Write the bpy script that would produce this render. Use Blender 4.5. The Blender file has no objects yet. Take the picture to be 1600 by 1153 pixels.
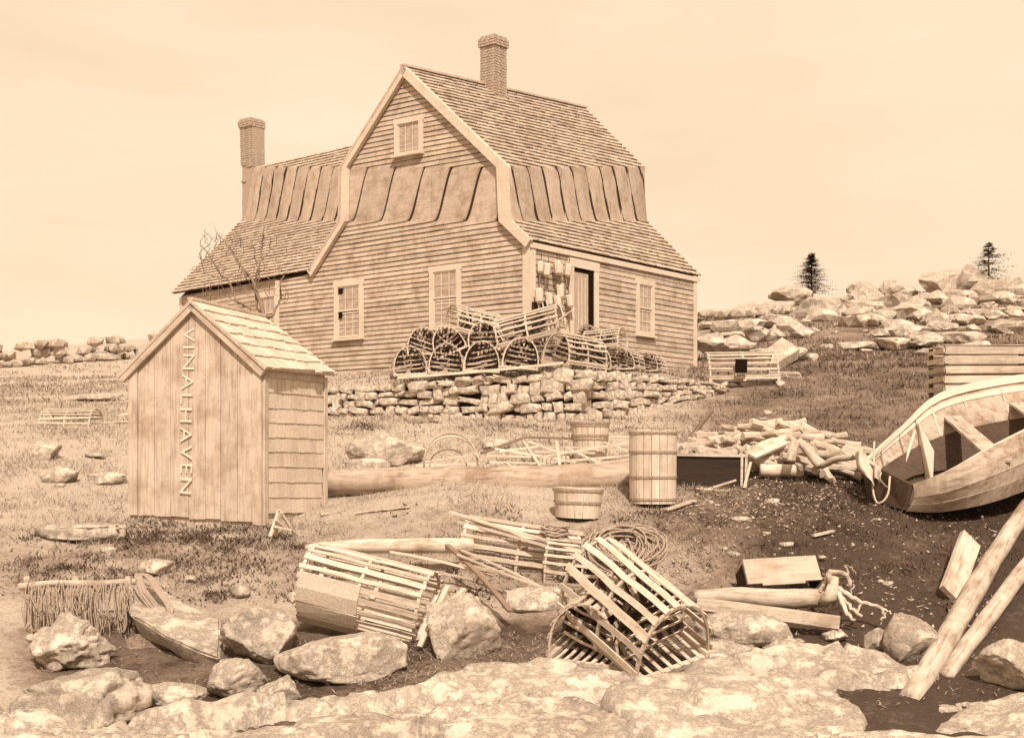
import bpy, bmesh, math, random
import numpy as np
from mathutils import Vector, Matrix, noise
R = math.radians
random.seed(7)
rng = np.random.default_rng(7)
scene = bpy.context.scene
C = scene.collection

# ------------------------------------------------------------------ camera
FPX, HX, HY = 1829.0, 800.0, 700.0      # focal length and horizon of the 1600 px photograph; the eye is the origin
cam = bpy.data.objects.new('camera', bpy.data.cameras.new('camera'))
C.objects.link(cam)
cam.location = (0, 0, 0)
cam.rotation_euler = (R(90), 0, 0)
cam.data.sensor_width = 36
cam.data.lens = 36 * FPX / 1600
cam.data.shift_y = (HY - 576.5) / 1600
cam.data.clip_start = 0.1
cam.data.clip_end = 2000
scene.camera = cam

# ------------------------------------------------------------------ sky and sun
SUN_EL, SUN_AZ = 47, 8      # sun behind the camera, a little to the right of it
world = bpy.data.worlds.new('World')
scene.world = world
world.use_nodes = True
wn, wl = world.node_tree.nodes, world.node_tree.links
wn.clear()
sky = wn.new('ShaderNodeTexSky'); sky.sky_type = 'NISHITA'; sky.sun_disc = False
sky.sun_elevation = R(SUN_EL); sky.sun_rotation = R(180 - SUN_AZ)
bw = wn.new('ShaderNodeRGBToBW'); wl.new(sky.outputs[0], bw.inputs[0])
tint = wn.new('ShaderNodeMix'); tint.data_type = 'RGBA'; tint.blend_type = 'MULTIPLY'; tint.inputs[0].default_value = 1
wl.new(bw.outputs[0], tint.inputs[6]); tint.inputs[7].default_value = (1.0, .79, .545, 1)
tc = wn.new('ShaderNodeTexCoord')
cn = wn.new('ShaderNodeTexNoise'); cn.inputs['Scale'].default_value = 3.0; cn.inputs['Detail'].default_value = 6
cm = wn.new('ShaderNodeMapping'); cm.inputs['Scale'].default_value = (1, 1, 3.5)
wl.new(tc.outputs['Generated'], cm.inputs[0]); wl.new(cm.outputs[0], cn.inputs[0])
cr = wn.new('ShaderNodeValToRGB'); cr.color_ramp.elements[0].position = .3; cr.color_ramp.elements[1].position = .75
cr.color_ramp.elements[0].color = (8.7, 6.55, 4.5, 1); cr.color_ramp.elements[1].color = (9.9, 7.75, 5.5, 1)
wl.new(cn.outputs[0], cr.inputs[0])
cl = wn.new('ShaderNodeMix'); cl.data_type = 'RGBA'; cl.inputs[0].default_value = .88   # thin even overcast over the sky
wl.new(tint.outputs[2], cl.inputs[6]); wl.new(cr.outputs[0], cl.inputs[7])
bg = wn.new('ShaderNodeBackground'); bg.inputs[1].default_value = .079
wl.new(cl.outputs[2], bg.inputs[0])
wo = wn.new('ShaderNodeOutputWorld'); wl.new(bg.outputs[0], wo.inputs[0])

sun = bpy.data.objects.new('sun', bpy.data.lights.new('sun', 'SUN'))
C.objects.link(sun)
sun.data.energy = 3.6
sun.data.angle = R(2.5)
sun.data.color = (1, .885, .755)
sd = Vector((math.sin(R(SUN_AZ)) * math.cos(R(SUN_EL)), -math.cos(R(SUN_AZ)) * math.cos(R(SUN_EL)), math.sin(R(SUN_EL))))
sun.rotation_euler = sd.to_track_quat('Z', 'Y').to_euler()
vs = scene.view_settings
vs.view_transform = 'Standard'; vs.look = 'None'; vs.gamma = 1; vs.use_curve_mapping = False
vs.exposure = 0.62

# ------------------------------------------------------------------ helpers
def at(px, py, Y):
    return Vector(((px - HX) / FPX * Y, Y, (HY - py) / FPX * Y))
def sp(g):                      # warm weathered tone of a given lightness
    k = min(1, max(0, (g - .05) / .5))
    return (g, g * (.635 + .20 * k), g * (.43 + .255 * k), 1)
WM = {}
def reg(o, M, parent):
    WM[o.name] = M.copy()
    if parent is not None:
        o.parent = parent
        o.matrix_local = WM[parent.name].inverted() @ M
    else:
        o.matrix_world = M
def link(o):
    C.objects.link(o); return o
I4 = Matrix.Identity(4)
def T(v): return Matrix.Translation(v)
def frame(o, x, up=Vector((0, 0, 1))):
    x = Vector(x).normalized(); y = Vector(up).cross(x).normalized(); z = x.cross(y)
    m = Matrix((x, y, z)).transposed().to_4x4(); m.translation = o
    return m
def mesh(verts, faces, mat, smooth=False, name='m'):
    me = bpy.data.meshes.new(name)
    me.from_pydata([tuple(v) for v in verts], [], faces)
    if mat: me.materials.append(mat)
    if smooth: me.shade_smooth()
    me.validate(); me.update()
    return me
def mk(name, vf, mat, parent=None, M=I4, smooth=False):
    me = vf if isinstance(vf, bpy.types.Mesh) else mesh(vf[0], vf[1], mat, smooth, name)
    o = link(bpy.data.objects.new(name, me)); reg(o, M, parent); return o
def mkw(name, vf, mat, parent, M, smooth=False):       # vertices given in the world, kept in the frame M
    Mi = M.inverted()
    return mk(name, ([Mi @ Vector(v) for v in vf[0]], vf[1]), mat, parent, M, smooth)
def tag(o, label=None, cat=None, group=None, kind=None):
    if label: o['label'] = label
    if cat: o['category'] = cat
    if group: o['group'] = group
    if kind: o['kind'] = kind
    return o
def thing(name, label, cat, M, group=None):
    if isinstance(M, Vector): M = T(M)
    o = link(bpy.data.objects.new(name, None)); o.empty_display_size = .1
    reg(o, M, None); return tag(o, label, cat, group)
def join(*vfs):
    V, F = [], []
    for v, f in vfs:
        n = len(V); V += list(v); F += [tuple(i + n for i in q) for q in f]
    return V, F
def xf(M, vf): return [M @ Vector(v) for v in vf[0]], vf[1]
BF = [(0, 3, 2, 1), (4, 5, 6, 7), (0, 1, 5, 4), (1, 2, 6, 5), (2, 3, 7, 6), (3, 0, 4, 7)]
def box(x0, x1, y0, y1, z0, z1, j=0):
    v = [(x, y, z) for z in (z0, z1) for x, y in ((x0, y0), (x1, y0), (x1, y1), (x0, y1))]
    if j: v = [tuple(c + random.uniform(-j, j) for c in p) for p in v]
    return v, BF
def hexa(a, b, c, d, n, t):      # quad abcd thickened by n*t behind it
    n = Vector(n) * t
    f = [Vector(p) for p in (a, b, c, d)]
    return [p - n for p in f] + f, BF
def beam(p, q, w, h, up=(0, 0, 1), j=0):
    p, q = Vector(p), Vector(q)
    M = frame(p, q - p, up); L = (q - p).length
    return xf(M, box(0, L, -w / 2, w / 2, -h / 2, h / 2, j))
def plank(name, p, q, w, h, mat, parent=None, up=(0, 0, 1), j=0, seg=1, bow=0):
    p, q = Vector(p), Vector(q); L = (q - p).length
    M = frame(p, q - p, Vector(up))
    V, F = [], []
    for i in range(seg + 1):
        t = i / seg; z = bow * 4 * t * (1 - t); y = random.uniform(-j, j)
        V += [(L * t, -w / 2 + y, -h / 2 + z), (L * t, w / 2 + y, -h / 2 + z), (L * t, w / 2 + y, h / 2 + z), (L * t, -w / 2 + y, h / 2 + z)]
    for i in range(seg):
        a = 4 * i
        F += [(a + k, a + 4 + k, a + 4 + (k + 1) % 4, a + (k + 1) % 4) for k in range(4)]
    F += [(0, 1, 2, 3), (4 * seg + 3, 4 * seg + 2, 4 * seg + 1, 4 * seg)]
    F = [tuple(reversed(f)) for f in F]
    return mk(name, (V, F), mat, parent, M)
def tube(pts, rad, seg=8, cap=True, wob=0):
    pts = [Vector(p) for p in pts]; n = len(pts)
    if not hasattr(rad, '__len__'): rad = [rad] * n
    V, F = [], []; prev = None
    for i, p in enumerate(pts):
        d = (pts[min(i + 1, n - 1)] - pts[max(i - 1, 0)])
        d = d.normalized() if d.length > 1e-9 else Vector((1, 0, 0))
        if prev is None:
            a = d.orthogonal().normalized()
        else:
            a = prev - d * prev.dot(d)
            a = a.normalized() if a.length > 1e-6 else d.orthogonal().normalized()
        prev = a; b = d.cross(a)
        for k in range(seg):
            t = 2 * math.pi * k / seg
            r = rad[i] * (1 + (random.uniform(-wob, wob) if wob else 0))
            V.append(p + (a * math.cos(t) + b * math.sin(t)) * r)
    for i in range(n - 1):
        for k in range(seg):
            F.append((i * seg + k, i * seg + (k + 1) % seg, (i + 1) * seg + (k + 1) % seg, (i + 1) * seg + k))
    if cap:
        F.append(tuple(reversed(range(seg)))); F.append(tuple((n - 1) * seg + k for k in range(seg)))
    return V, F
def smoothpts(pts, k=4):
    pts = [Vector(p) for p in pts]; out = []
    for i in range(len(pts) - 1):
        p0 = pts[max(i - 1, 0)]; p1 = pts[i]; p2 = pts[i + 1]; p3 = pts[min(i + 2, len(pts) - 1)]
        for s in range(k):
            t = s / k
            out.append(.5 * ((2 * p1) + (p2 - p0) * t + (2 * p0 - 5 * p1 + 4 * p2 - p3) * t * t + (3 * p1 - p0 - 3 * p2 + p3) * t ** 3))
    out.append(pts[-1]); return out

# ------------------------------------------------------------------ materials
def newmat(name):
    m = bpy.data.materials.new(name); m.use_nodes = True
    nt = m.node_tree; nt.nodes.clear()
    out = nt.nodes.new('ShaderNodeOutputMaterial'); b = nt.nodes.new('ShaderNodeBsdfPrincipled')
    nt.links.new(b.outputs[0], out.inputs[0])
    b.inputs['Specular IOR Level'].default_value = .25
    return m, nt, b
def nnoise(nt, scale, vec=None, detail=5, rough=.6, map_scale=None, coord='Object'):
    t = nt.nodes.new('ShaderNodeTexCoord'); src = t.outputs[coord]
    if coord == 'World':
        pass
    if map_scale:
        mp = nt.nodes.new('ShaderNodeMapping'); mp.inputs['Scale'].default_value = map_scale
        nt.links.new(src, mp.inputs[0]); src = mp.outputs[0]
    n = nt.nodes.new('ShaderNodeTexNoise'); n.inputs['Scale'].default_value = scale
    n.inputs['Detail'].default_value = detail; n.inputs['Roughness'].default_value = rough
    nt.links.new(src, n.inputs['Vector']); return n.outputs[0]
def ramp(nt, src, stops):
    r = nt.nodes.new('ShaderNodeValToRGB'); e = r.color_ramp.elements
    e[0].position, e[0].color = stops[0]; e[1].position, e[1].color = stops[-1]
    for p, c in stops[1:-1]:
        k = e.new(p); k.color = c
    nt.links.new(src, r.inputs[0]); return r.outputs[0]
def mul(nt, a, b, fac=1, mode='MULTIPLY'):
    m = nt.nodes.new('ShaderNodeMix'); m.data_type = 'RGBA'; m.blend_type = mode; m.inputs[0].default_value = fac
    nt.links.new(a, m.inputs[6]); nt.links.new(b, m.inputs[7]); return m.outputs[2]
def mathn(nt, op, a, b=None, c=None):
    m = nt.nodes.new('ShaderNodeMath'); m.operation = op
    for i, v in enumerate((a, b, c)):
        if v is None: continue
        if isinstance(v, (int, float)): m.inputs[i].default_value = v
        else: nt.links.new(v, m.inputs[i])
    return m.outputs[0]
def bump(nt, b, h, strength=.3, dist=.01):
    bp = nt.nodes.new('ShaderNodeBump'); bp.inputs['Strength'].default_value = strength; bp.inputs['Distance'].default_value = dist
    nt.links.new(h, bp.inputs['Height']); nt.links.new(bp.outputs[0], b.inputs['Normal'])
def wv(x): return (x, x, x, 1)
def objrand(nt, lo, hi):
    oi = nt.nodes.new('ShaderNodeObjectInfo')
    return mathn(nt, 'MULTIPLY_ADD', oi.outputs['Random'], hi - lo, lo)
def wood(name, g, contrast=.5, grain=(1.2, 22, 22), stain=.35, var=.12, rough=.85):
    m, nt, b = newmat(name)
    n1 = nnoise(nt, 2.2, map_scale=grain, detail=6, rough=.65)
    c = ramp(nt, n1, [(.28, sp(g * (1 - contrast))), (.5, sp(g)), (.75, sp(g * 1.13))])
    n2 = nnoise(nt, 2.3, detail=5, rough=.7)
    c = mul(nt, c, ramp(nt, n2, [(.34, sp(.55)), (.55, wv(1)), (1, wv(1))]), stain)
    n3 = nnoise(nt, 46, detail=2)
    c = mul(nt, c, ramp(nt, n3, [(.27, wv(.35)), (.36, wv(1)), (1, wv(1))]), .55)
    r = objrand(nt, 1 - var, 1 + var)
    cb = nt.nodes.new('ShaderNodeCombineColor')
    for i in range(3): nt.links.new(r, cb.inputs[i])
    c = mul(nt, c, cb.outputs[0])
    nt.links.new(c, b.inputs['Base Color']); b.inputs['Roughness'].default_value = rough
    bump(nt, b, n1, .35, .006)
    return m
def rockmat(name, g, dark=.45, lichen=.5, scale=1.0, coord='Object'):
    m, nt, b = newmat(name)
    n1 = nnoise(nt, 1.7 * scale, detail=9, rough=.62)
    n2 = nnoise(nt, 42 * scale, detail=4, rough=.7)
    n3 = nnoise(nt, 6.5 * scale, detail=8, rough=.75)
    c = ramp(nt, n1, [(.3, sp(g * .74)), (.5, sp(g)), (.72, sp(g * 1.15))])
    c = mul(nt, c, ramp(nt, n2, [(.3, wv(.55)), (.5, wv(.95)), (.8, wv(1.1))]), .55)
    c = mul(nt, c, ramp(nt, n3, [(.3, sp(dark)), (.41, wv(1)), (1, wv(1))]), lichen * .8)
    n5 = nnoise(nt, 3.1 * scale, detail=10, rough=.78)
    cv_ = ramp(nt, mathn(nt, 'ABSOLUTE', mathn(nt, 'SUBTRACT', n5, .5)), [(.0, sp(.22)), (.012, wv(.75)), (.035, wv(1))])
    c = mul(nt, c, cv_, .6)
    n6 = nnoise(nt, 120 * scale, detail=2)
    c = mul(nt, c, ramp(nt, n6, [(.34, wv(.55)), (.42, wv(1)), (1, wv(1.05))]), .45)
    r = objrand(nt, .88, 1.1)
    cb = nt.nodes.new('ShaderNodeCombineColor')
    for i in range(3): nt.links.new(r, cb.inputs[i])
    c = mul(nt, c, cb.outputs[0])
    nt.links.new(c, b.inputs['Base Color']); b.inputs['Roughness'].default_value = .9
    h = mathn(nt, 'MULTIPLY_ADD', n2, .35, n3)
    h = mathn(nt, 'ADD', h, mathn(nt, 'MINIMUM', mathn(nt, 'MULTIPLY', mathn(nt, 'ABSOLUTE', mathn(nt, 'SUBTRACT', n5, .5)), 9), .5))
    bump(nt, b, h, .65, .03)
    return m
def plain(name, g, rough=.9, ns=20, amp=.25, spec=.25):
    m, nt, b = newmat(name)
    n1 = nnoise(nt, ns, detail=5)
    c = ramp(nt, n1, [(.3, sp(g * (1 - amp))), (.7, sp(g * (1 + amp)))])
    nt.links.new(c, b.inputs['Base Color']); b.inputs['Roughness'].default_value = rough
    b.inputs['Specular IOR Level'].default_value = spec
    bump(nt, b, n1, .3, .01)
    return m
CLAP = wood('weathered_clapboard', .47, .36, (.9, 30, 30), .7, .10)
TRIM = wood('pale_trim', .60, .18, (.9, 24, 24), .25, .04)
ROOFW = wood('roof_shingle_wood', .47, .42, (24, 3, 24), .6, .10)
SHEDW = wood('shed_board', .50, .34, (1.0, 14, 14), .65, .08)
SHEDS = wood('shed_shingle', .58, .20, (14, 2.0, 14), .35, .07)
LATH = wood('trap_lath', .58, .40, (1.5, 26, 26), .55, .22)
LATHD = wood('trap_lath_dark', .20, .5, (1.5, 26, 26), .5, .3)
DRIFT = wood('driftwood', .54, .6, (1.3, 14, 14), .85, .12)
FIRE = wood('firewood_bark', .52, .55, (3, 22, 22), .6, .22)
DARKW = wood('dark_wood', .045, .5, (1.3, 14, 14), .5, .15)  # near-black wood; on the open box's front it stands for inside shade
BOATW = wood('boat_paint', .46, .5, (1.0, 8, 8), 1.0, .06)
BOATD = wood('boat_dark_and_shade', .085, .5, (1.0, 12, 12), .6, .1)  # dark stern tone; inside the hull it stands in for shade
BARR = wood('barrel_stave', .60, .28, (14, 14, 1.3), .45, .07)
HOOP = plain('barrel_hoop', .30, .8, 30, .3)
BRICKM = plain('chimney_brick', .36, .95, 25, .35)
MORT = plain('chimney_mortar', .36, .95, 30, .2)
GRAN = rockmat('granite', .56, .42, .8)
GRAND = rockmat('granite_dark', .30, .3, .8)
GRANH = rockmat('granite_hill', .54, .45, .6, .6)
WALLS = rockmat('wall_stone', .60, .5, .5, 1.3)
ROPE = plain('rope', .33, .95, 90, .45)
ROPEL = plain('rope_pale', .55, .95, 90, .3)
NETM = plain('tarred_net', .06, .95, 90, .4)
DARK = plain('dark_void', .016, 1, 10, .2, 0)
CURT = plain('window_board', .40, .8, 8, .12)
BARK = plain('tree_bark', .22, .95, 30, .3)
NEEDLE = plain('spruce_needles', .13, .95, 20, .4)
CANV = plain('worn_canvas', .52, .9, 60, .2)
PAINT = plain('faded_letter_paint', .70, .9, 14, .08)
WEED = plain('rockweed', .05, .7, 40, .6)
# glass
m, nt, b = newmat('window_glass'); GLASS = m
b.inputs['Base Color'].default_value = sp(.42); b.inputs['Roughness'].default_value = .12; b.inputs['Specular IOR Level'].default_value = .6
n1 = nnoise(nt, 5, detail=2); nt.links.new(ramp(nt, n1, [(.3, sp(.30)), (.7, sp(.46))]), b.inputs['Base Color'])

# ------------------------------------------------------------------ terrain
def tps_fit(P):
    P = np.array(P, float); n = len(P); X = P[:, :2] / 10
    d = np.linalg.norm(X[:, None] - X[None], axis=2); K = np.where(d > 0, d * d * np.log(d + 1e-12), 0) + np.eye(n) * .02
    A = np.zeros((n + 3, n + 3)); A[:n, :n] = K; A[:n, n] = 1; A[:n, n + 1:] = X; A[n, :n] = 1; A[n + 1:, :n] = X.T
    w = np.linalg.solve(A, np.r_[P[:, 2], 0, 0, 0])
    def f(x, y):
        x = np.asarray(x, float) / 10; y = np.asarray(y, float) / 10
        s = x.shape; q = np.c_[x.ravel(), y.ravel()]
        d = np.linalg.norm(q[:, None] - X[None], axis=2)
        return (np.where(d > 0, d * d * np.log(d + 1e-12), 0) @ w[:n] + w[n] + q @ w[n + 1:]).reshape(s)
    return f
near = [(x, py, Y) for py, Y, xs in (
    (1260, 6.2, (-100, 400, 800, 1200, 1700)), (1153, 7.3, (-100, 250, 550, 800, 1100, 1400, 1700)), (1050, 8.5, (-60, 250, 550, 800, 1100, 1400, 1650)),
    (950, 9.9, (-50, 300, 600, 900, 1200, 1600)), (852, 12.0, (-20, 300, 500)), (850, 11.3, (700, 900, 1200, 1600)),
    (790, 12.5, (700, 900, 1200, 1500, 1650)), (812, 13.3, (-20, 200)), (826, 12.7, (410,)), (803, 14.2, (510,)), (738, 14.3, (700, 1000, 1300, 1700)), (745, 15.6, (-30, 200, 560)),
    (700, 16.9, (0, 560, 800, 1000, 1250, 1650)), (662, 20.0, (30, 200, 1150)), (658, 20.3, (560, 700)), (660, 19.8, (880,)), (650, 21, (980,)), (640, 20.3, (1300, 1650))) for x in xs]
far = [(1250, 605, 23.5), (1500, 612, 22), (1200, 562, 28), (1400, 560, 28), (1600, 555, 28), (1120, 515, 37), (1300, 503, 38), (1500, 492, 38), (1700, 480, 38),
       (1100, 500, 46), (1200, 480, 47), (1330, 468, 48), (1450, 455, 48), (1600, 442, 48), (1900, 430, 48),
       (60, 620, 30), (180, 604, 33), (-150, 620, 30), (60, 585, 42), (200, 578, 44), (-150, 590, 42), (60, 550, 62), (210, 532, 62), (-200, 566, 62), (330, 530, 62)]
def W(l): return [tuple(at(*p)) for p in l]
outer = [(-40, 100, 5), (0, 100, 5.4), (40, 100, 6.2), (-60, 30, 1.2), (-50, 10, -1), (60, 30, 4), (50, 8, -1), (0, 45, 3.6), (10, 70, 5.6), (-20, 75, 5.2), (0, 2, -2.4), (-20, 2, -2.4), (20, 2, -2.4)]
terr = [(-3.6, 23.6, 1.2), (0, 21.9, 1.3), (1.1, 21.3, 1.33), (3, 23, 1.32), (.4, 25, 1.85), (-5, 29.3, 1.82), (4.8, 30.4, 2.0), (-10, 34, 1.9), (0, 33, 1.95), (-6, 26, 1.35), (4.6, 24.6, 1.33), (5.6, 26.4, 1.6), (-8, 28, 1.5), (-2, 24.5, 1.5)]
lowA = [(-3.62, 23.5, .62), (1.0, 21.4, .5), (4.7, 24.6, 1.3), (0, 26, 1.3), (-5, 29, 1.6), (4.8, 30.4, 2.0), (-10, 34, 1.9), (0, 33, 1.95)]
fl = tps_fit(W(near) + W(far) + outer + lowA)
ft = tps_fit(W([p for p in near if p[1] > 790]) + W(far) + outer + terr)
WL = [(-9.5, 27.0), (-3.75, 23.1), (1.12, 20.62), (4.75, 24.3)]      # the retaining wall in plan
def sdist(x, y):       # positive behind the wall
    x = np.asarray(x, float); y = np.asarray(y, float)
    best = np.full(x.shape, 1e9); sg = np.ones(x.shape)
    for (ax, ay), (bx, by) in zip(WL[:-1], WL[1:]):
        dx, dy = bx - ax, by - ay; L2 = dx * dx + dy * dy
        t = np.clip(((x - ax) * dx + (y - ay) * dy) / L2, 0, 1)
        d = np.hypot(x - ax - t * dx, y - ay - t * dy)
        s = np.where(dx * (y - ay) - dy * (x - ax) > 0, 1, -1)
        m = d < best - 1e-6; sg = np.where(m, s, sg); best = np.where(m, d, best)
    return best * sg
def sstep(t):
    t = np.clip(t, 0, 1); return t * t * (3 - 2 * t)
def hraw(x, y):
    x = np.asarray(x, float); y = np.asarray(y, float)
    a, b_ = fl(x, y), ft(x, y)
    w = sstep((sdist(x, y) - .16) / .22)
    return a + (b_ - a) * w * (b_ > a) 
def hpt(x, y): return float(hraw(np.array([x]), np.array([y]))[0])
def G(px, py, lo=6.0, hi=75):
    Ys = np.concatenate([np.arange(lo, 30, .06), np.arange(30, hi, .4)])
    z = hraw((px - HX) / FPX * Ys, Ys); r = (HY - py) / FPX * Ys
    k = np.argmax(z >= r); Y = Ys[k] if (z >= r).any() else hi
    return at(px, py, Y)
def gaxis(stops):
    out = []
    for a, b_, d in stops: out += list(np.arange(a, b_, d))
    out.append(stops[-1][1]); return np.array(out)
xs = gaxis([(-400, -100, 50), (-100, -30, 8), (-30, -9, 1), (-9, 9, .11), (9, 30, 1), (30, 100, 8), (100, 400, 50)])
ys = gaxis([(-60, 0, 10), (0, 5, 1), (5, 26, .11), (26, 40, .3), (40, 70, 1), (70, 130, 6), (130, 600, 60)])
XX, YY = np.meshgrid(xs, ys, indexing='ij')
ZZ = np.zeros_like(XX)
cx, cy = np.clip(XX, -60, 60), np.clip(YY, 2, 100)
for i in range(XX.shape[0]): ZZ[i] = hraw(cx[i], cy[i])
def nz(x, y, s, seed=0): return noise.noise(Vector((x * s, y * s, seed)))
BX = np.zeros_like(ZZ)
for i in range(XX.shape[0]):
    for j in range(XX.shape[1]):
        x, y = XX[i, j], YY[i, j]
        if abs(x) < 32 and 4 < y < 72:
            BX[i, j] = .05 * nz(x, y, .7, 1) + .035 * nz(x, y, 2.3, 2) + (.022 * nz(x, y, 6.1, 3) if y < 26 else 0)
near_amp = np.where(YY < 10.2, 1.0, 1.2)
ZZ += BX * near_amp
ni, nj = XX.shape
V = np.c_[XX.ravel(), YY.ravel(), ZZ.ravel()]
idx = np.arange(ni * nj).reshape(ni, nj)
Fq = np.stack([idx[:-1, :-1], idx[1:, :-1], idx[1:, 1:], idx[:-1, 1:]], -1).reshape(-1, 4)
gm = bpy.data.meshes.new('ground')
gm.vertices.add(len(V)); gm.vertices.foreach_set('co', V.ravel())
gm.loops.add(Fq.size); gm.loops.foreach_set('vertex_index', Fq.ravel())
gm.polygons.add(len(Fq)); gm.polygons.foreach_set('loop_start', np.arange(len(Fq)) * 4); gm.polygons.foreach_set('loop_total', np.full(len(Fq), 4))
gm.update(); gm.validate(); gm.shade_smooth()
def dirt(x, y):       # how dark and peaty the turf is: 0 dry and pale, 1 wet dark soil
    px = HX + FPX * x / np.maximum(y, 1)
    base = sstep((px - 840) / 520) * sstep((17 - y) / 3.5) * .92
    base = np.maximum(base, .26 * sstep((13.5 - y) / 2) * sstep((y - 9.6) / .8))
    base = np.maximum(base, .55 * sstep((px - 960) / 260) * sstep((36 - y) / 8))
    base = np.maximum(base, sstep((9.9 - y) / .6) * .72 * sstep((px + 50) / 200))
    base = np.maximum(base, .48 * sstep((px - 1040) / 120) * sstep((y - 20) / 8))
    return base
gd = dirt(V[:, 0], V[:, 1])
at_ = gm.attributes.new('peat', 'FLOAT', 'POINT'); at_.data.foreach_set('value', gd)
def groundmat(name, pale, dark, sc):
    m, nt, b = newmat(name)
    a = nt.nodes.new('ShaderNodeAttribute'); a.attribute_name = 'peat'
    n1 = nnoise(nt, .9 * sc, detail=8, rough=.7); n2 = nnoise(nt, 9 * sc, detail=6, rough=.75); n3 = nnoise(nt, 45, detail=3, rough=.7)
    f = mathn(nt, 'ADD', a.outputs['Fac'], mathn(nt, 'MULTIPLY', mathn(nt, 'SUBTRACT', n1, .5), 1.3))
    f = mathn(nt, 'ADD', f, mathn(nt, 'MULTIPLY', mathn(nt, 'SUBTRACT', n2, .5), 1.3))
    c = ramp(nt, f, [(.05, sp(pale)), (.45, sp((pale + dark) * .42)), (.85, sp(dark))])
    c = mul(nt, c, ramp(nt, n3, [(.3, wv(.5)), (.55, wv(1)), (.8, wv(1.15))]), .7)
    c = mul(nt, c, ramp(nt, n2, [(.35, wv(.55)), (.5, wv(1)), (1, wv(1.1))]), .6)
    nt.links.new(c, b.inputs['Base Color']); b.inputs['Roughness'].default_value = .95
    bump(nt, b, mathn(nt, 'MULTIPLY_ADD', n3, .4, n2), .8, .05)
    return m
TURF = groundmat('turf', .50, .075, 1)
gm.materials.append(TURF)
tag(link(bpy.data.objects.new('ground', gm)), kind='structure')
WM['ground'] = I4
# fast terrain lookup
def gz(x, y):
    i = int(np.clip(np.searchsorted(xs, x) - 1, 0, ni - 2)); j = int(np.clip(np.searchsorted(ys, y) - 1, 0, nj - 2))
    tx = (x - xs[i]) / (xs[i + 1] - xs[i]); ty = (y - ys[j]) / (ys[j + 1] - ys[j])
    return (ZZ[i, j] * (1 - tx) * (1 - ty) + ZZ[i + 1, j] * tx * (1 - ty) + ZZ[i, j + 1] * (1 - tx) * ty + ZZ[i + 1, j + 1] * tx * ty)
def on(px, py):
    p = G(px, py); return Vector((p.x, p.y, gz(p.x, p.y)))

# grass: blades over the turf
def grass():
    Vs, Fs, P = [], [], []
    n = 0
    N = 300000
    Y = 9.0 + rng.random(N) ** 1.35 * 24; px = rng.uniform(-60, 1680, N); X = (px - HX) / FPX * Y
    clump = np.array([noise.noise(Vector((x * 1.1, y * 1.1, 5))) + .6 * noise.noise(Vector((x * 3.7, y * 3.7, 8))) for x, y in zip(X, Y)])
    keep = clump > rng.uniform(-.55, .5, N)
    sdv = sdist(X, Y)
    keep &= ~((np.abs(sdv) < .45) & (X > -9) & (X < 5))
    keep &= (Y > 10.3 + .6 * clump)
    X, Y, clump = X[keep], Y[keep], clump[keep]
    ii = np.clip(np.searchsorted(xs, X) - 1, 0, ni - 2); jj = np.clip(np.searchsorted(ys, Y) - 1, 0, nj - 2)
    Z = ZZ[ii, jj]
    h = (.020 + .055 * rng.random(len(X)) ** 1.6) * (1 + .6 * np.clip(clump, 0, 1)) * (1 + np.clip((Y - 14) * .03, 0, .6))
    a = rng.uniform(0, 2 * np.pi, len(X)); w = .004 + .0008 * (Y - 9)
    lx, ly = rng.normal(0, .6, len(X)) * h, rng.normal(0, .6, len(X)) * h
    b0 = np.c_[X - np.cos(a) * w, Y - np.sin(a) * w, Z - .012]; b1 = np.c_[X + np.cos(a) * w, Y + np.sin(a) * w, Z - .012]
    t = np.c_[X + lx, Y + ly, Z + h]
    co = np.stack([b0, b1, t], 1).reshape(-1, 3)
    me = bpy.data.meshes.new('grass'); k = len(X)
    me.vertices.add(3 * k); me.vertices.foreach_set('co', co.ravel())
    me.loops.add(3 * k); me.loops.foreach_set('vertex_index', np.arange(3 * k))
    me.polygons.add(k); me.polygons.foreach_set('loop_start', np.arange(k) * 3); me.polygons.foreach_set('loop_total', np.full(k, 3))
    me.update(); me.validate()
    at2 = me.attributes.new('peat', 'FLOAT', 'POINT'); at2.data.foreach_set('value', np.repeat(dirt(X, Y) * .9 + rng.uniform(-.22, .22, k), 3))
    me.materials.append(groundmat('grass_blades', .52, .06, 1))
    o = link(bpy.data.objects.new('grass', me)); tag(o, 'short dry turf grass over the sloping yard', 'grass', kind='stuff')
grass()
def tris(name, P, hgt, wid, lean, mat, label, cat, peat=None):
    k = len(P); a = rng.uniform(0, 2 * np.pi, k); X, Y, Z = P.T
    b0 = np.c_[X - np.cos(a) * wid, Y - np.sin(a) * wid, Z]; b1 = np.c_[X + np.cos(a) * wid, Y + np.sin(a) * wid, Z]
    t = np.c_[X + rng.normal(0, lean, k) * hgt, Y + rng.normal(0, lean, k) * hgt, Z + hgt]
    co = np.stack([b0, b1, t], 1).reshape(-1, 3); me = bpy.data.meshes.new(name)
    me.vertices.add(3 * k); me.vertices.foreach_set('co', co.ravel()); me.loops.add(3 * k); me.loops.foreach_set('vertex_index', np.arange(3 * k))
    me.polygons.add(k); me.polygons.foreach_set('loop_start', np.arange(k) * 3); me.polygons.foreach_set('loop_total', np.full(k, 3)); me.update(); me.validate()
    if peat is not None: me.attributes.new('peat', 'FLOAT', 'POINT').data.foreach_set('value', np.repeat(peat, 3))
    me.materials.append(mat); return tag(link(bpy.data.objects.new(name, me)), label, cat, kind='stuff')
def zat(X, Y):
    ii = np.clip(np.searchsorted(xs, X) - 1, 0, ni - 2); jj = np.clip(np.searchsorted(ys, Y) - 1, 0, nj - 2); return ZZ[ii, jj]
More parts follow.
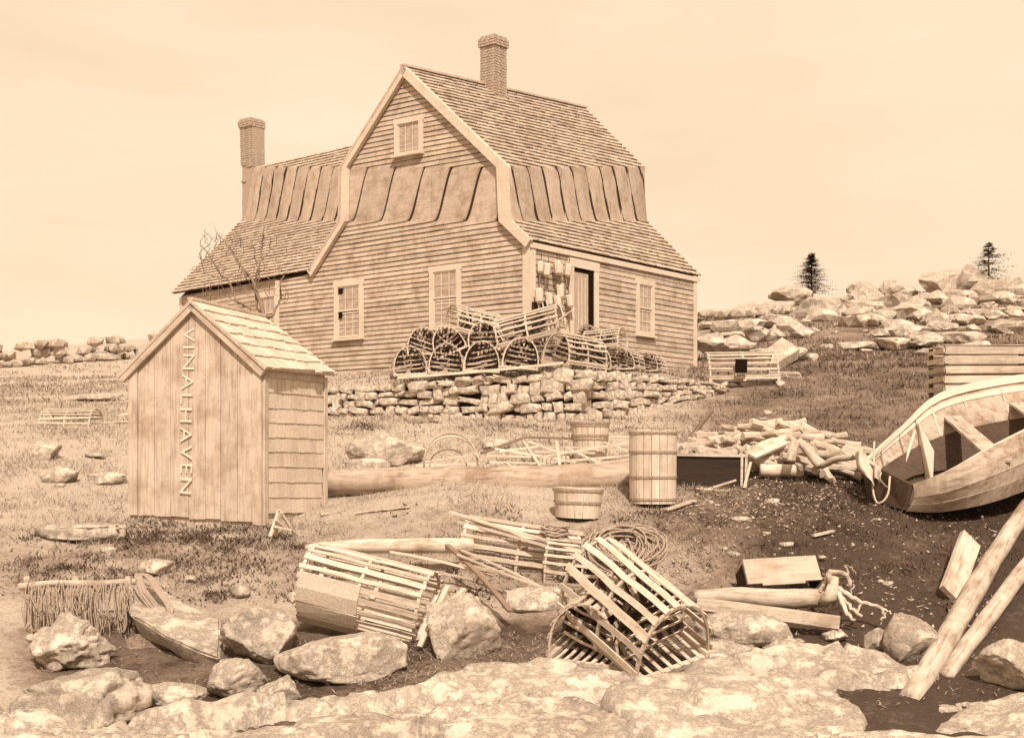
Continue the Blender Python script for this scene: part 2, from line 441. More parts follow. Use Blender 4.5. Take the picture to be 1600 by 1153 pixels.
N = 70000; Y = rng.uniform(26, 50, N); px = np.where(rng.random(N) < .7, rng.uniform(1080, 1680, N), rng.uniform(-80, 300, N)); X = (px - HX) / FPX * Y
cl_ = np.array([noise.noise(Vector((x * .45, y * .45, 5))) + .5 * noise.noise(Vector((x * 1.7, y * 1.7, 8))) for x, y in zip(X, Y)])
kp = cl_ > rng.uniform(-.3, .35, N); X, Y, cl_ = X[kp], Y[kp], cl_[kp]; k = len(X)
tris('hill_grass', np.c_[X, Y, zat(X, Y) - .02], rng.uniform(.05, .16, k), .035, .5, groundmat('hill_blades', .42, .07, 1), 'rough taller grass on the hillside beyond the yard', 'grass', .38 * (px[kp] > 1000) + rng.uniform(-.2, .3, k))
# weeds and litter: dark leafy clumps
C0 = []
for k in range(260):
    r_ = random.random()
    if r_ < .32: q = (random.gauss(300, 90), random.gauss(846, 16))
    elif r_ < .55: q = (random.uniform(20, 520), random.gauss(900, 26))
    elif r_ < .68: q = (random.uniform(500, 1000), random.gauss(668, 6))
    elif r_ < .86: q = (random.uniform(1000, 1500), random.uniform(700, 960))
    else: q = (random.uniform(600, 1300), random.uniform(790, 950))
    g_ = G(*q)
    n_ = random.randint(18, 60); sc_ = random.uniform(.05, .16)
    for _ in range(n_):
        x = g_.x + random.gauss(0, sc_); y = g_.y + random.gauss(0, sc_); C0.append((x, y, gz(x, y) + random.uniform(-.01, .02)))
C0 = np.array(C0); k = len(C0)
tris('weeds', C0, rng.uniform(.012, .055, k), rng.uniform(.006, .014, k), .9, plain('weed_leaves', .10, .95, 6, .5), 'low dark leafy weeds and litter in clumps over the yard', 'weeds')
C0 = []
for k in range(5200):
    r_ = random.random()
    q = (random.gauss(1190, 110), random.gauss(778, 28)) if r_ < .5 else (random.uniform(1020, 1560), random.uniform(770, 1000)) if r_ < .8 else (random.uniform(480, 1100), random.uniform(840, 960))
    if q[1] < 742 or q[0] > 1640: continue
    g_ = G(*q); C0.append((g_.x, g_.y, gz(g_.x, g_.y) + random.uniform(.0, .03)))
C0 = np.array(C0); k = len(C0)
tris('wood_chips', C0, rng.uniform(-.01, .025, k), rng.uniform(.006, .02, k), 1.4, plain('chip_wood', .40, .95, 9, .5), 'small wood chips, bark and shell litter strewn over the turf', 'wood chips')

# bedrock ledges breaking through at the bottom
def bedrock():
    gx = np.arange(-5.2, 5.4, .032); gy_ = np.arange(6.2, 10.4, .032)
    X, Y = np.meshgrid(gx, gy_, indexing='ij'); P = np.c_[X.ravel(), Y.ravel()]
    wx = np.array([noise.noise(Vector((x * 1.3, y * 1.3, 2))) for x, y in P]); wy = np.array([noise.noise(Vector((x * 1.3, y * 1.3, 12))) for x, y in P])
    fine = np.array([noise.noise(Vector((x * 5, y * 5, 4))) + .5 * noise.noise(Vector((x * 13, y * 13, 4))) for x, y in P])
    ridg = np.array([-abs(noise.noise(Vector((x * 2.1 + y, y * 3.4 - x * .8, 9)))) * 1.6 - .5 * abs(noise.noise(Vector((x * 6 + y * 2, y * 7, 19)))) for x, y in P])
    Pr = np.c_[P[:, 0] * .955 + P[:, 1] * .296, P[:, 1] * .955 - P[:, 0] * .296]
    Q = np.c_[Pr[:, 0] + .3 * wx, (Pr[:, 1] + .2 * wy) * 2.6]
    n = 150; sd_ = np.c_[rng.uniform(-4, 9, n), rng.uniform(4.0, 12, n) * 2.6]
    tl = rng.normal(0, .09, (n, 2)); bs = rng.normal(.06, .038, n)
    n3 = 420; sd3 = np.c_[rng.uniform(-5.4, 5.6, n3), rng.uniform(6.0, 10.6, n3) * 2.1]
    D = np.linalg.norm(Q[:, None] - sd_[None], axis=2); o = np.argsort(D, axis=1)[:, :2]; r = np.arange(len(Q))
    d1, d2 = D[r, o[:, 0]], D[r, o[:, 1]]; c = o[:, 0]
    D3 = np.sort(np.linalg.norm((np.c_[P[:, 0] + .3 * wx, (P[:, 1] + .3 * wy) * 2.1])[:, None] - sd3[None], axis=2), axis=1)
    cr3 = 1 - sstep((D3[:, 1] - D3[:, 0]) / .035)
    h = bs[c] + (Q - sd_[c])[:, 0] * tl[c, 0] + (Q - sd_[c])[:, 1] * tl[c, 1] * .8
    h = np.clip(h, -.11, .13)
    crack = sstep((d2 - d1) / .06)
    h = h + .08 * crack - .17 * (1 - crack) + .018 * fine - .02 * sstep(1 - (d2 - d1) / .3) + .05 * ridg - .075 * cr3 * (wx > -.05)
    px = HX + FPX * P[:, 0] / P[:, 1]; zb = hraw(P[:, 0], P[:, 1]); py = HY - FPX * zb / P[:, 1]
    lim = np.interp(px, [-100, 60, 330, 480, 660, 730, 850, 1050, 1100, 1160, 1250, 1380, 1420, 1460, 1500, 1700], [1095, 1100, 1104, 1096, 1078, 1035, 1035, 1058, 1000, 968, 1000, 1024, 1040, 1042, 1040, 1035])
    m = sstep((py - lim + 22 * wx) / 26)
    z = zb + h * m - .35 * (1 - m)
    nx, ny = X.shape; idx = np.arange(nx * ny).reshape(nx, ny)
    F = np.stack([idx[:-1, :-1], idx[1:, :-1], idx[1:, 1:], idx[:-1, 1:]], -1).reshape(-1, 4)
    me = bpy.data.meshes.new('bedrock'); me.vertices.add(len(P)); me.vertices.foreach_set('co', np.c_[P, z].ravel())
    me.loops.add(F.size); me.loops.foreach_set('vertex_index', F.ravel()); me.polygons.add(len(F))
    me.polygons.foreach_set('loop_start', np.arange(len(F)) * 4); me.polygons.foreach_set('loop_total', np.full(len(F), 4))
    me.update(); me.validate(); me.shade_smooth(); me.materials.append(rockmat('bedrock_granite', .56, .36, .7, .8))
    tag(link(bpy.data.objects.new('bedrock', me)), kind='structure')
bedrock()

# ------------------------------------------------------------------ house
Y0 = 25.0
P0 = Vector((.38, 25.0, 0)); U = Vector((-.78, .626, 0)); VV = Vector((.633, .775, 0))
NG = Vector((-.626, -.78, 0)); NS = Vector((.775, -.633, 0))     # outward normals of gable and side
def stretch_py(t):        # the tall upright band in the middle of the house front and roofs
    if t >= ZT: return t
    if t <= ZT - ZW: return t - 80.3
    k = (ZT - t) / ZW
    k = .25 * k + .75 * k * k * (3 - 2 * k)
    return ZT - (ZW + 80.3) * k
ZT, ZW = 345.8, 4.4
LEVELS = [ZT - ZW * i / 14 for i in range(15)]
def sz(v):
    t = HY - FPX * v.z / v.y
    return Vector((v.x, v.y, (HY - stretch_py(t)) * v.y / FPX))
def hmk(name, vf, mat, parent, M, cut=True, smooth=False):
    V = [Vector(v) for v in vf[0]]
    py = [HY - FPX * v.z / v.y for v in V]
    if min(py) < ZT and max(py) > ZT - ZW:
        bm = bmesh.new()
        bv = [bm.verts.new(v) for v in V]
        for f in vf[1]:
            try: bm.faces.new([bv[i] for i in f])
            except ValueError: pass
        for L in LEVELS:
            bmesh.ops.bisect_plane(bm, geom=bm.verts[:] + bm.edges[:] + bm.faces[:], dist=1e-6, plane_co=(0, 0, 0), plane_no=Vector((0, -(HY - L) / FPX, 1)).normalized())
        bm.verts.index_update()
        Vn = [sz(v.co) for v in bm.verts]; F = [tuple(v.index for v in f.verts) for f in bm.faces]
        bm.free()
        return mkw(name, (Vn, F), mat, parent, M, smooth)
    return mkw(name, ([sz(v) for v in V], vf[1]), mat, parent, M, smooth)

house = thing('house', 'weathered clapboard house with steep shingled roof, left wing and two brick chimneys', 'house', Vector((.38, 25, 1.85)))
S_AP, Z_AP, Z_EV, S_EV = 3.642, 7.667, 4.48, 6.85
ZB = 1.78
def gp(s, z, o=0): return P0 + U * s + NG * o + Vector((0, 0, z))
def sdp(s, z, o=0): return P0 + VV * s + NS * o + Vector((0, 0, z))
MG = frame(gp(0, ZB), U); MS = frame(sdp(0, ZB), VV)
# solid cores of the walls
def rake_l(z): return S_EV + (S_AP - S_EV) * (z - Z_EV) / (Z_AP - Z_EV)
def rake_r(z): return 0 + (S_AP) * (z - Z_EV) / (Z_AP - Z_EV)
prof = [(0, ZB - .6), (8.25, ZB - .6), (8.25, 4.36), (S_EV, 4.40), (S_AP, Z_AP - .08), (0, Z_EV - .06)]
fr = [gp(s, z) for s, z in prof]
wallV = fr + [p + VV * 6.9 + (Vector((0, 0, .36)) if i == 4 else Vector()) for i, p in enumerate(fr)]
n = len(prof)
wallF = [tuple(range(n)), tuple(reversed(range(n, 2 * n)))] + [(i, i + n, (i + 1) % n + n, (i + 1) % n) for i in range(n)]
# the body of the main block, front split so that the left extension stays low
SHEATH = plain('dark_sheathing', .05, 1, 10, .3, 0)
hmk('wall', (wallV, wallF), SHEATH, house, MG)
# clapboards of the gable
def clap_row(pf, z0, z1, a0, b0, a1, b1, parent, M, mat, proud=.026):
    # a,b = start and end along the wall at the lower and upper edge
    segs = max(2, int((b0 - a0) / .5)); V, F = [], []
    ph = random.random() * 9
    for i in range(segs + 1):
        t = i / segs; s0 = a0 + (b0 - a0) * t; s1 = a1 + (b1 - a1) * t
        w = .006 * noise.noise(Vector((s0 * .8, z0 * 3, ph)))
        gp_ = .0105 + .005 * noise.noise(Vector((s0 * 1.7, z0 * 5, ph)))
        V += [pf(s0, z0 + w + gp_, .002), pf(s0, z0 + w + gp_, proud), pf(s1, z1 + w, .009), pf(s1, z1 + w, .002)]
    for i in range(segs):
        a = 4 * i; F += [(a + k, a + 4 + k, a + 4 + (k + 1) % 4, a + (k + 1) % 4) for k in range(4)]
    F += [(0, 1, 2, 3), (4 * segs + 3, 4 * segs + 2, 4 * segs + 1, 4 * segs)]
    return hmk('clapboard', (V, F), mat, parent, M)
def gext(z):
    r = .17 if z < Z_EV - .2 else rake_r(z) + .1
    l = 8.2 if z < 4.28 else rake_l(z) - .1
    return max(r, .17), l
z = ZB
while z < Z_AP - .25:
    p = .112 + random.uniform(-.006, .006)
    a0, b0 = gext(z); a1, b1 = gext(z + p)
    a1 = min(a1, b1)
    if b1 - a1 > .08 and b0 - a0 > .1:
        if b0 - a0 > 3.5 and random.random() < .75:      # two or three lengths of board in a row
            c = random.uniform(a0 + 1.2, b0 - 1.2)
            g_ = .004
            dz = random.uniform(-.006, .006)
            clap_row(gp, z, z + p, a0, c - g_, a1, c - g_, house, MG, CLAP, .030 + random.uniform(-.004, .006))
            clap_row(gp, z + dz, z + p, c + g_, b0, c + g_, b1, house, MG, CLAP, .030 + random.uniform(-.004, .006))
        else:
            clap_row(gp, z, z + p, a0, b0, a1, b1, house, MG, CLAP, .030)
    z += p
# clapboards of the side
z = ZB + .12; 
while z < 4.36:
    p = .128 + random.uniform(-.006, .006)
    if z + p > 4.42: break
    cuts = [.16]
    if random.random() < .8: cuts.append(random.uniform(2.2, 4.5))
    cuts.append(6.78)
    for a, b_ in zip(cuts[:-1], cuts[1:]):
        clap_row(sdp, z, z + p, a + .004, b_ - .004, a + .004, b_ - .004, house, MS, CLAP, .026 + random.uniform(-.003, .004))
    z += p
# corner boards, sill, rake boards
def trimg(name, s0, s1, z0, z1, o=.05, mat=TRIM, f=gp, M=None, par=None):
    v = [f(s0, z0, .0), f(s1, z0, .0), f(s1, z0, o), f(s0, z0, o), f(s0, z1, .0), f(s1, z1, .0), f(s1, z1, o), f(s0, z1, o)]
    return hmk(name, (v, BF), mat, par or house, M or (MG if f is gp else MS))
trimg('corner_board', -.03, .165, ZB, Z_EV - .05, .045)
trimg('corner_board', 0, .155, ZB, Z_EV - .12, .045, f=sdp)
trimg('corner_board', 6.78, 6.93, ZB, Z_EV - .12, .045, f=sdp)
trimg('corner_board', 8.13, 8.27, ZB, 4.30, .045)
trimg('sill_board', .17, 8.13, ZB - .16, ZB + .01, .055, mat=CLAP)
trimg('sill_board', .16, 6.78, ZB - .04, ZB + .13, .04, mat=CLAP, f=sdp)
def rake(s0, z0, s1, z1, w, o0=.03, o1=.14):
    d = Vector((s1 - s0, z1 - z0)).normalized(); nrm = Vector((d.y, -d.x))
    if nrm.y > 0: nrm = -nrm
    V = []
    for o in (o0, o1):
        for s, z, k in ((s0, z0, 0), (s1, z1, 0), (s1, z1, 1), (s0, z0, 1)):
            V.append(gp(s + nrm.x * w * k, z + nrm.y * w * k, o))
    hmk('rake_board', (V, BF), TRIM, house, MG)
rake(S_AP, Z_AP + .04, -.12, Z_EV - .06, .20)
rake(S_AP, Z_AP + .04, S_EV + .10, Z_EV - .06, .20)
# roof of shingle courses: A,B ridge ends; Cc,D eave ends (A->Cc and B->D run down)
def roof(A, B, Cc, D, courses, sw, parent, mat, nup, th=.022, name='shingle_course', mkf=hmk, M=None, skip=0):
    A, B, Cc, D = map(Vector, (A, B, Cc, D)); nup = Vector(nup).normalized()
    M = M or frame(Cc, D - Cc, nup)
    def pt(a, b_): return (A.lerp(B, a)).lerp(Cc.lerp(D, a), b_)
    K = 12; gv = [pt(i / K, .005 + .985 * j / K) - nup * t for t in (.004, .07) for i in range(K + 1) for j in range(K + 1)]; gf = []
    q_ = lambda i, j, t: t * (K + 1) ** 2 + i * (K + 1) + j
    for i in range(K):
        for j in range(K): gf += [(q_(i, j, 0), q_(i, j + 1, 0), q_(i + 1, j + 1, 0), q_(i + 1, j, 0)), (q_(i, j, 1), q_(i + 1, j, 1), q_(i + 1, j + 1, 1), q_(i, j + 1, 1))]
        gf += [(q_(i, 0, 0), q_(i + 1, 0, 0), q_(i + 1, 0, 1), q_(i, 0, 1)), (q_(i, K, 0), q_(i, K, 1), q_(i + 1, K, 1), q_(i + 1, K, 0)), (q_(0, i, 0), q_(0, i, 1), q_(0, i + 1, 1), q_(0, i + 1, 0)), (q_(K, i, 0), q_(K, i + 1, 0), q_(K, i + 1, 1), q_(K, i, 1))]
    mkf('roof_deck', (gv, gf), SHEATH, parent, M)
    L = ((B - A).length + (D - Cc).length) / 2
    for i in range(courses):
        b0 = i / courses; b1 = (i + 1) / courses
        parts = []; a = 0
        while a < 1:
            w = sw * random.uniform(.6, 1.45) / L; a2 = min(1, a + w)
            t0 = th * random.uniform(.7, 1.5); e = b1 + random.uniform(-.07, .04) / courses
            if i == courses - 1: e = b1 + random.uniform(0, .1) / courses
            g_ = .0025 / L
            bb = b0 + random.uniform(.09, .20) / courses
            p = [pt(a + g_, bb), pt(a2 - g_, bb), pt(a2 - g_, e), pt(a + g_, e)]
            parts.append(([p[0], p[1], p[2], p[3], p[0] + nup * .004, p[1] + nup * .004, p[2] + nup * t0, p[3] + nup * t0], BF))
            a = a2
        mkf(name, join(*parts), mat, parent, M)
apex = gp(S_AP, Z_AP, .14)
ridge_far = Vector((-2.46 + .633 * 7.15, 27.28 + .775 * 7.15, 8.07))
eave0 = gp(-.06, Z_EV - .04, .14); eave1 = sdp(7.08, Z_EV + .0, .06) 
nup = (eave1 - eave0).cross(apex - eave0).normalized()
roof(apex, ridge_far, eave0, eave1, 30, .15, house, ROOFW, nup, .026)
leave0 = gp(S_EV + .08, Z_EV - .04, .14); leave1 = leave0 + VV * 7.1
lup = (apex - leave0).cross(leave1 - leave0).normalized()
if lup.z < 0: lup = -lup
hmk('roof_deck', hexa(leave0, leave1, ridge_far, apex, lup, .07), ROOFW, house, MG)
# fascia under the eave of the side
def bar(name, p, q, w, h, mat, parent, M=None, mkf=hmk):
    p, q = Vector(p), Vector(q)
    return mkf(name, beam(p, q, w, h), mat, parent, M or frame(p, q - p))
bar('eave_board', sdp(-.05, Z_EV - .15, .055), sdp(7.02, Z_EV - .12, .055), .03, .12, TRIM, house)
bar('ridge_board', apex + Vector((0, 0, .02)), ridge_far + Vector((0, 0, .03)), .16, .05, ROOFW, house)
# windows
def window(pf, s0, s1, z0, z1, nx, ny, M, frame_w=.10, boards=None, sash=True, curtain=GLASS, sill=.12):
    w = hmk('window', join(*[([pf(a, c, .0), pf(b_, c, .0), pf(b_, c, .07), pf(a, c, .07), pf(a, d, .0), pf(b_, d, .0), pf(b_, d, .07), pf(a, d, .07)], BF)
        for a, b_, c, d in ((s0 - frame_w, s0, z0 - .02, z1 + .0), (s1, s1 + frame_w, z0 - .02, z1 + .0), (s0 - frame_w - .02, s1 + frame_w + .02, z1 + .001, z1 + frame_w * 1.2))]), TRIM, house, M)
    trimg('sill', s0 - frame_w - .03, s1 + frame_w + .03, z0 - .075, z0 - .021, sill, f=pf, M=M, par=w)
    parts = []
    zm = (z0 + z1) / 2
    halves = ((z0, zm - .012, .036), (zm + .012, z1, .050)) if sash else ((z0, z1, .042),)
    for c, d, o in halves:
        hmk('pane', ([pf(s0, c, o - .016), pf(s1, c, o - .016), pf(s1, d, o - .016), pf(s0, d, o - .016)], [(0, 1, 2, 3)]), curtain, w, M)
        bars = [(s0, s0 + .035, c, d), (s1 - .035, s1, c, d), (s0 + .035, s1 - .035, c, c + .04), (s0 + .035, s1 - .035, d - .035, d)]
        for i in range(1, nx):
            x = s0 + (s1 - s0) * i / nx; bars.append((x - .009, x + .009, c + .041, d - .036))
        nyh = max(1, ny // (2 if sash else 1))
        for i in range(1, nyh):
            y = c + (d - c) * i / nyh; bars.append((s0 + .036, s1 - .036, y - .008, y + .008))
        hmk('sash', join(*[([pf(a, e, o - .014), pf(b_, e, o - .014), pf(b_, e, o + (0 if k < 4 else -.004)), pf(a, e, o + (0 if k < 4 else -.004)), pf(a, f_, o - .014), pf(b_, f_, o - .014), pf(b_, f_, o + (0 if k < 4 else -.004)), pf(a, f_, o + (0 if k < 4 else -.004))], BF) for k, (a, b_, e, f_) in enumerate(bars)]), TRIM, w, M)
    if sash:
        hmk('meeting_gap', ([pf(s0, zm - .016, .034), pf(s1, zm - .016, .034), pf(s1, zm + .016, .034), pf(s0, zm + .016, .034)], [(0, 1, 2, 3)]), DARK, w, M)
    return w
def sg(px): # distance along the gable for a pixel column
    k = (px - HX) / FPX; return (P0.x - k * P0.y) / (.78 + k * .626)
def ss(px):
    k = (px - HX) / FPX; return (k * P0.y - P0.x) / (.633 - k * .775)
def zg(px, py): return (HY - py) / FPX * (P0.y + U.y * sg(px))
def zs(px, py): return (HY - py) / FPX * (P0.y + VV.y * ss(px))
wa = window(gp, sg(564), sg(530), zg(547, 527), zg(547, 447), 3, 4, MG, .12)
wa['label'] = 'old sash window with broken dark corner panes'
for (a, b_, c, d) in ((.02, .17, .86, .97), (.04, .14, .38, .50)):
    s0, s1 = sg(564), sg(530); z0, z1 = zg(547, 527), zg(547, 447)
    q = [gp(s1 + (s0 - s1) * t, z0 + (z1 - z0) * y, .0515) for t, y in ((a, c), (b_ + .06, c), (b_ + .08, d), (a, d))]
    hmk('missing_pane', (q, [(0, 1, 2, 3)]), DARK, wa, MG)
window(gp, sg(716), sg(679), zg(697, 510), zg(697, 424), 3, 4, MG, .11)
window(gp, sg(657), sg(624), zg(640, 320), zg(640, 273), 3, 1, MG, .11, sash=False, sill=.16)
window(sdp, ss(996), ss(1016), zs(1006, 522), zs(1006, 446), 3, 4, MS, .10)
# dark stains beside the left window (loose, rotten boards)
# door of the side
d0, d1 = ss(894), ss(926); dz0, dz1 = zs(910, 556), zs(910, 421)
dr = hmk('door', ([sdp(d0 + .04, dz0, -.0), sdp(d0 + (d1 - d0) * .72, dz0, .0), sdp(d0 + (d1 - d0) * .72, dz0, .035), sdp(d0 + .04, dz0, .035),
                   sdp(d0 + .04, dz1 - .10, -.0), sdp(d0 + (d1 - d0) * .72, dz1 - .10, .0), sdp(d0 + (d1 - d0) * .72, dz1 - .10, .035), sdp(d0 + .04, dz1 - .10, .035)], BF), CURT, house, MS)
for k in range(1, 4):
    s = d0 + .04 + ((d1 - d0) * .72 - .04) * k / 4
    hmk('batten', ([sdp(s - .012, dz0 + .05, .036), sdp(s + .012, dz0 + .05, .036), sdp(s + .012, dz0 + .05, .050), sdp(s - .012, dz0 + .05, .050), sdp(s - .012, dz1 - .2, .036), sdp(s + .012, dz1 - .2, .036), sdp(s + .012, dz1 - .2, .050), sdp(s - .012, dz1 - .2, .050)], BF), TRIM, dr, MS)
hmk('doorway_shade', ([sdp(d0, dz0, .0305), sdp(d1, dz0, .0305), sdp(d1, dz1, .0305), sdp(d0, dz1, .0305)], [(0, 1, 2, 3)]), DARK, house, MS)  # flat dark sheet painted in for the shade at the recess top and right
trimg('door_casing', d0 - .17, d0, dz0, dz1 + .001, .06, f=sdp)
trimg('door_casing', d1, d1 + .17, dz0, dz1 + .001, .06, f=sdp)
trimg('door_casing', d0 - .19, d1 + .19, dz1 + .003, dz1 + .20, .065, f=sdp)
# wing on the left
e0 = gp(S_EV - .05, 4.44, .14); e1 = Vector((-9.86, 33.9, 4.49))
ue = (e1 - e0).normalized()
rr0 = Vector((-3.42, 31.2, 6.90)); rr1 = Vector((-9.86 + .633 * 2.44, 33.9 + .775 * 2.44, 6.91))
nupw = (rr0 - e0).cross(e1 - e0).normalized()
if nupw.z < 0: nupw = -nupw
roof(rr0, rr1, e0, e1, 23, .15, house, ROOFW, nupw, .024)
hmk('roof_deck', hexa(rr0, rr1, rr1 + VV * 2.5 - Vector((0, 0, 2.4)), rr0 + VV * 2.5 - Vector((0, 0, 2.4)), Vector((.4, .5, .7)), .06), ROOFW, house, MG)
q0 = gp(8.15, 0, -.14)
qd = Vector((-9.60, 33.95, 0)) - Vector((q0.x, q0.y, 0)); QL = qd.length; qd.normalize(); qn = Vector((qd.y, -qd.x, 0))
if qn.y > 0: qn = -qn
def ep(s, z, o=0): return Vector((q0.x, q0.y, 0)) + qd * s + qn * o + Vector((0, 0, z))
ME = frame(ep(0, ZB), qd)
v = [ep(-.3, ZB - .4), ep(QL, ZB - .4), ep(QL, 4.40), ep(-.3, 4.40)]
vb = [p + VV * 4.6 for p in v]
hmk('wall', (v + vb, [(0, 3, 2, 1), (4, 5, 6, 7), (0, 1, 5, 4), (1, 2, 6, 5), (2, 3, 7, 6), (3, 0, 4, 7)]), CLAP, house, ME)
v = [ep(QL, 4.39), ep(QL, 4.39) + VV * 2.4 + Vector((0, 0, 2.4)), ep(QL, 4.39) + VV * 4.6]
hmk('gable_end', (v + [p - qd * .1 for p in v], [(0, 1, 2), (5, 4, 3), (0, 3, 4, 1), (1, 4, 5, 2), (2, 5, 3, 0)]), CLAP, house, ME)
z = ZB
while z < 4.3:
    p = .118 + random.uniform(-.005, .005)
    clap_row(ep, z, z + p, .02, QL - .12, .02, QL - .12, house, ME, CLAP, .024); z += p
v = [ep(QL - .12, ZB, 0), ep(QL + .02, ZB, 0), ep(QL + .02, ZB, .04), ep(QL - .12, ZB, .04)]
hmk('corner_board', (v + [p + Vector((0, 0, 2.58)) for p in v], BF), TRIM, house, ME)
window(ep, .35, 1.0, 3.05, 3.95, 3, 2, ME, .08)
# chimneys of brick
CHB = {}
def chimney(base, top, w, M, label=None, core_bottom=None):
    base = Vector(base); top = Vector(top)
    ch = hmk('chimney', xf(frame(base, VV), box(-w / 2 + .012, w / 2 - .012, -w / 2 + .012, w / 2 - .012, -.5, (top - base).length - .02)), MORT, house, frame(base, VV))
    bl, bh = .19, .056; key = 'b'
    if key not in CHB:
        CHB[key] = [mesh(*box(-bl / 2, bl / 2, -.045, .045, 0, bh, .004), BRICKM) for _ in range(4)]
    Z = base.z - .1; k = 0
    axisx, axisy = VV, Vector((-VV.y, VV.x, 0))
    H = top.z
    while Z < H - .02:
        ct = base.lerp(top, max(0, (Z - base.z) / (H - base.z)))
        ww = w
        if H - .30 < Z < H - .06: ww = w + .075
        nb = max(2, round(ww / (bl + .012)))
        for side in range(4):
            ang = side * math.pi / 2
            ax = axisx * math.cos(ang) + axisy * math.sin(ang); ay = axisx * -math.sin(ang) + axisy * math.cos(ang)
            off = 0 if k % 2 else (bl / 2)
            for i in range(nb):
                c = -ww / 2 + (i + .5) * ww / nb + (.018 if k % 2 else -.018)
                P = Vector((ct.x, ct.y, Z)) + ax * c - ay * (ww / 2 - .036 + random.uniform(-.006, .006))
                P = sz(P)
                Mb = frame(P, ax) @ Matrix.Diagonal((ww / nb / (bl + .012), 1, 1, 1))
                o = link(bpy.data.objects.new('brick', random.choice(CHB[key]))); reg(o, Mb, ch)
        Z += .068; k += 1
    return ch
rc = apex.lerp(ridge_far, .41)
cpt = at(771, 218, rc.y)
chimney(Vector((cpt.x, cpt.y, rc.z - .25)), Vector((cpt.x, cpt.y, (HY - 141) / FPX * cpt.y)), .46, None)
c2 = at(396, 345, 35.9)
chimney(Vector((c2.x, c2.y, 6.55)), Vector((c2.x - .06, c2.y, (HY - 269) / FPX * 35.9)), .50, None)

# ------------------------------------------------------------------ retaining wall of stones
def stone_mesh(w, h, d, k=8):
    # rounded irregular block face: outline, inner raised ring, back
    out = []
    base = [(-1, -1), (0, -1.04), (1, -1), (1.04, 0), (1, 1), (0, 1.04), (-1, 1), (-1.04, 0)]
    jj = [(random.uniform(-.25, .22), random.uniform(-.26, .22)) for _ in base]
    V = []
    for (sx, y, inset) in ((1, 0, .0), (.98, -d * .75, .0), (.78, -d, 0)):
        for (a, b_), (ja, jb) in zip(base, jj):
            V.append(((a + ja) * w / 2 * sx, y + random.uniform(-.008, .008), (b_ + jb) * h / 2 * sx))
    V.append((0, -d * random.uniform(.98, 1.12), 0))
    F = []
    for r in range(2):
        for i in range(8):
            F.append((r * 8 + i, r * 8 + (i + 1) % 8, (r + 1) * 8 + (i + 1) % 8, (r + 1) * 8 + i))
    for i in range(8): F.append((16 + i, 16 + (i + 1) % 8, 24))
    F.append(tuple(reversed(range(8))))
    return V, F
wall = thing('stone_wall', 'dry laid granite retaining wall below the house, its corner in front of the trap heap', 'stone wall', Vector((1.12, 20.6, .4)))
def build_wall(a, b_, zb, zt, rows, wmean, d=.26):
    a = Vector((a[0], a[1], 0)); b_ = Vector((b_[0], b_[1], 0)); L = (b_ - a).length; u = (b_ - a).normalized()
    nrm = Vector((u.y, -u.x, 0))
    # dark rubble core, set back
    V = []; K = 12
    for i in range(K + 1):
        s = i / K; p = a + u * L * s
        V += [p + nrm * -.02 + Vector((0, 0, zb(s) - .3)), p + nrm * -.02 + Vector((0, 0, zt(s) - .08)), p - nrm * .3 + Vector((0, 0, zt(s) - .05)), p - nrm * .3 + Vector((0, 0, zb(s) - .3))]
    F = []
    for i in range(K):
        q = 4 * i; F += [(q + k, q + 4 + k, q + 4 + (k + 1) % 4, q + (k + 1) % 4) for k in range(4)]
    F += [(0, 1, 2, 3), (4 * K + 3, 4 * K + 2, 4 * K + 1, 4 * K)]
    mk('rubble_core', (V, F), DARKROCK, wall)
    for r in range(rows):
        s = random.uniform(-.08, .0); 
        while s < L:
            w = wmean * random.choice((.45, .65, .8, 1, 1.2, 1.5)) * random.uniform(.85, 1.15)
            sc = min(1, max(0, (s + w / 2) / L))
            H = zt(sc) - zb(sc); h = H / rows
            if h < .045: s += w; continue
            wob = .25 * noise.noise(Vector((s * 1.5, r * .3, 3)))
            zc = zb(sc) + (r + .5 + wob) * h
            hh = h * random.uniform(.72, 1.25)
            if random.random() < .16: hh *= 1.55
            P = a + u * (s + w / 2) + nrm * random.uniform(-.05, .02)
            P.z = zc
            M = frame(P, u) @ Matrix.Rotation(R(random.gauss(0, 8)), 4, 'Y') @ Matrix.Rotation(R(random.uniform(-9, 9)), 4, 'Z') @ Matrix.Rotation(R(random.uniform(-10, 4)), 4, 'X')
            o = mk('stone', stone_mesh(w * .91, hh * .86, d * random.uniform(.35, .6)), WALLS, wall, M)
            s += w * .97
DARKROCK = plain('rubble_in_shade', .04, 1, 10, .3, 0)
wl0, wl1, wl2 = WL[1], WL[2], WL[3]
def zlow(p, q): return lambda s: hpt(p[0] + (q[0] - p[0]) * s - 0.0, p[1] + (q[1] - p[1]) * s - .3) - .04
def py2z(pyf, p, q): return lambda s: (HY - pyf(s)) / FPX * (p[1] + (q[1] - p[1]) * s)
build_wall(wl0, wl1, py2z(lambda s: 659 + 3 * s, wl0, wl1), py2z(lambda s: 606 - 29 * s ** 1.3, wl0, wl1), 5, .30)
build_wall(wl1, wl2, py2z(lambda s: 662 - 50 * s ** 1.15, wl1, wl2), py2z(lambda s: 577 + 27 * s, wl1, wl2), 5, .30)
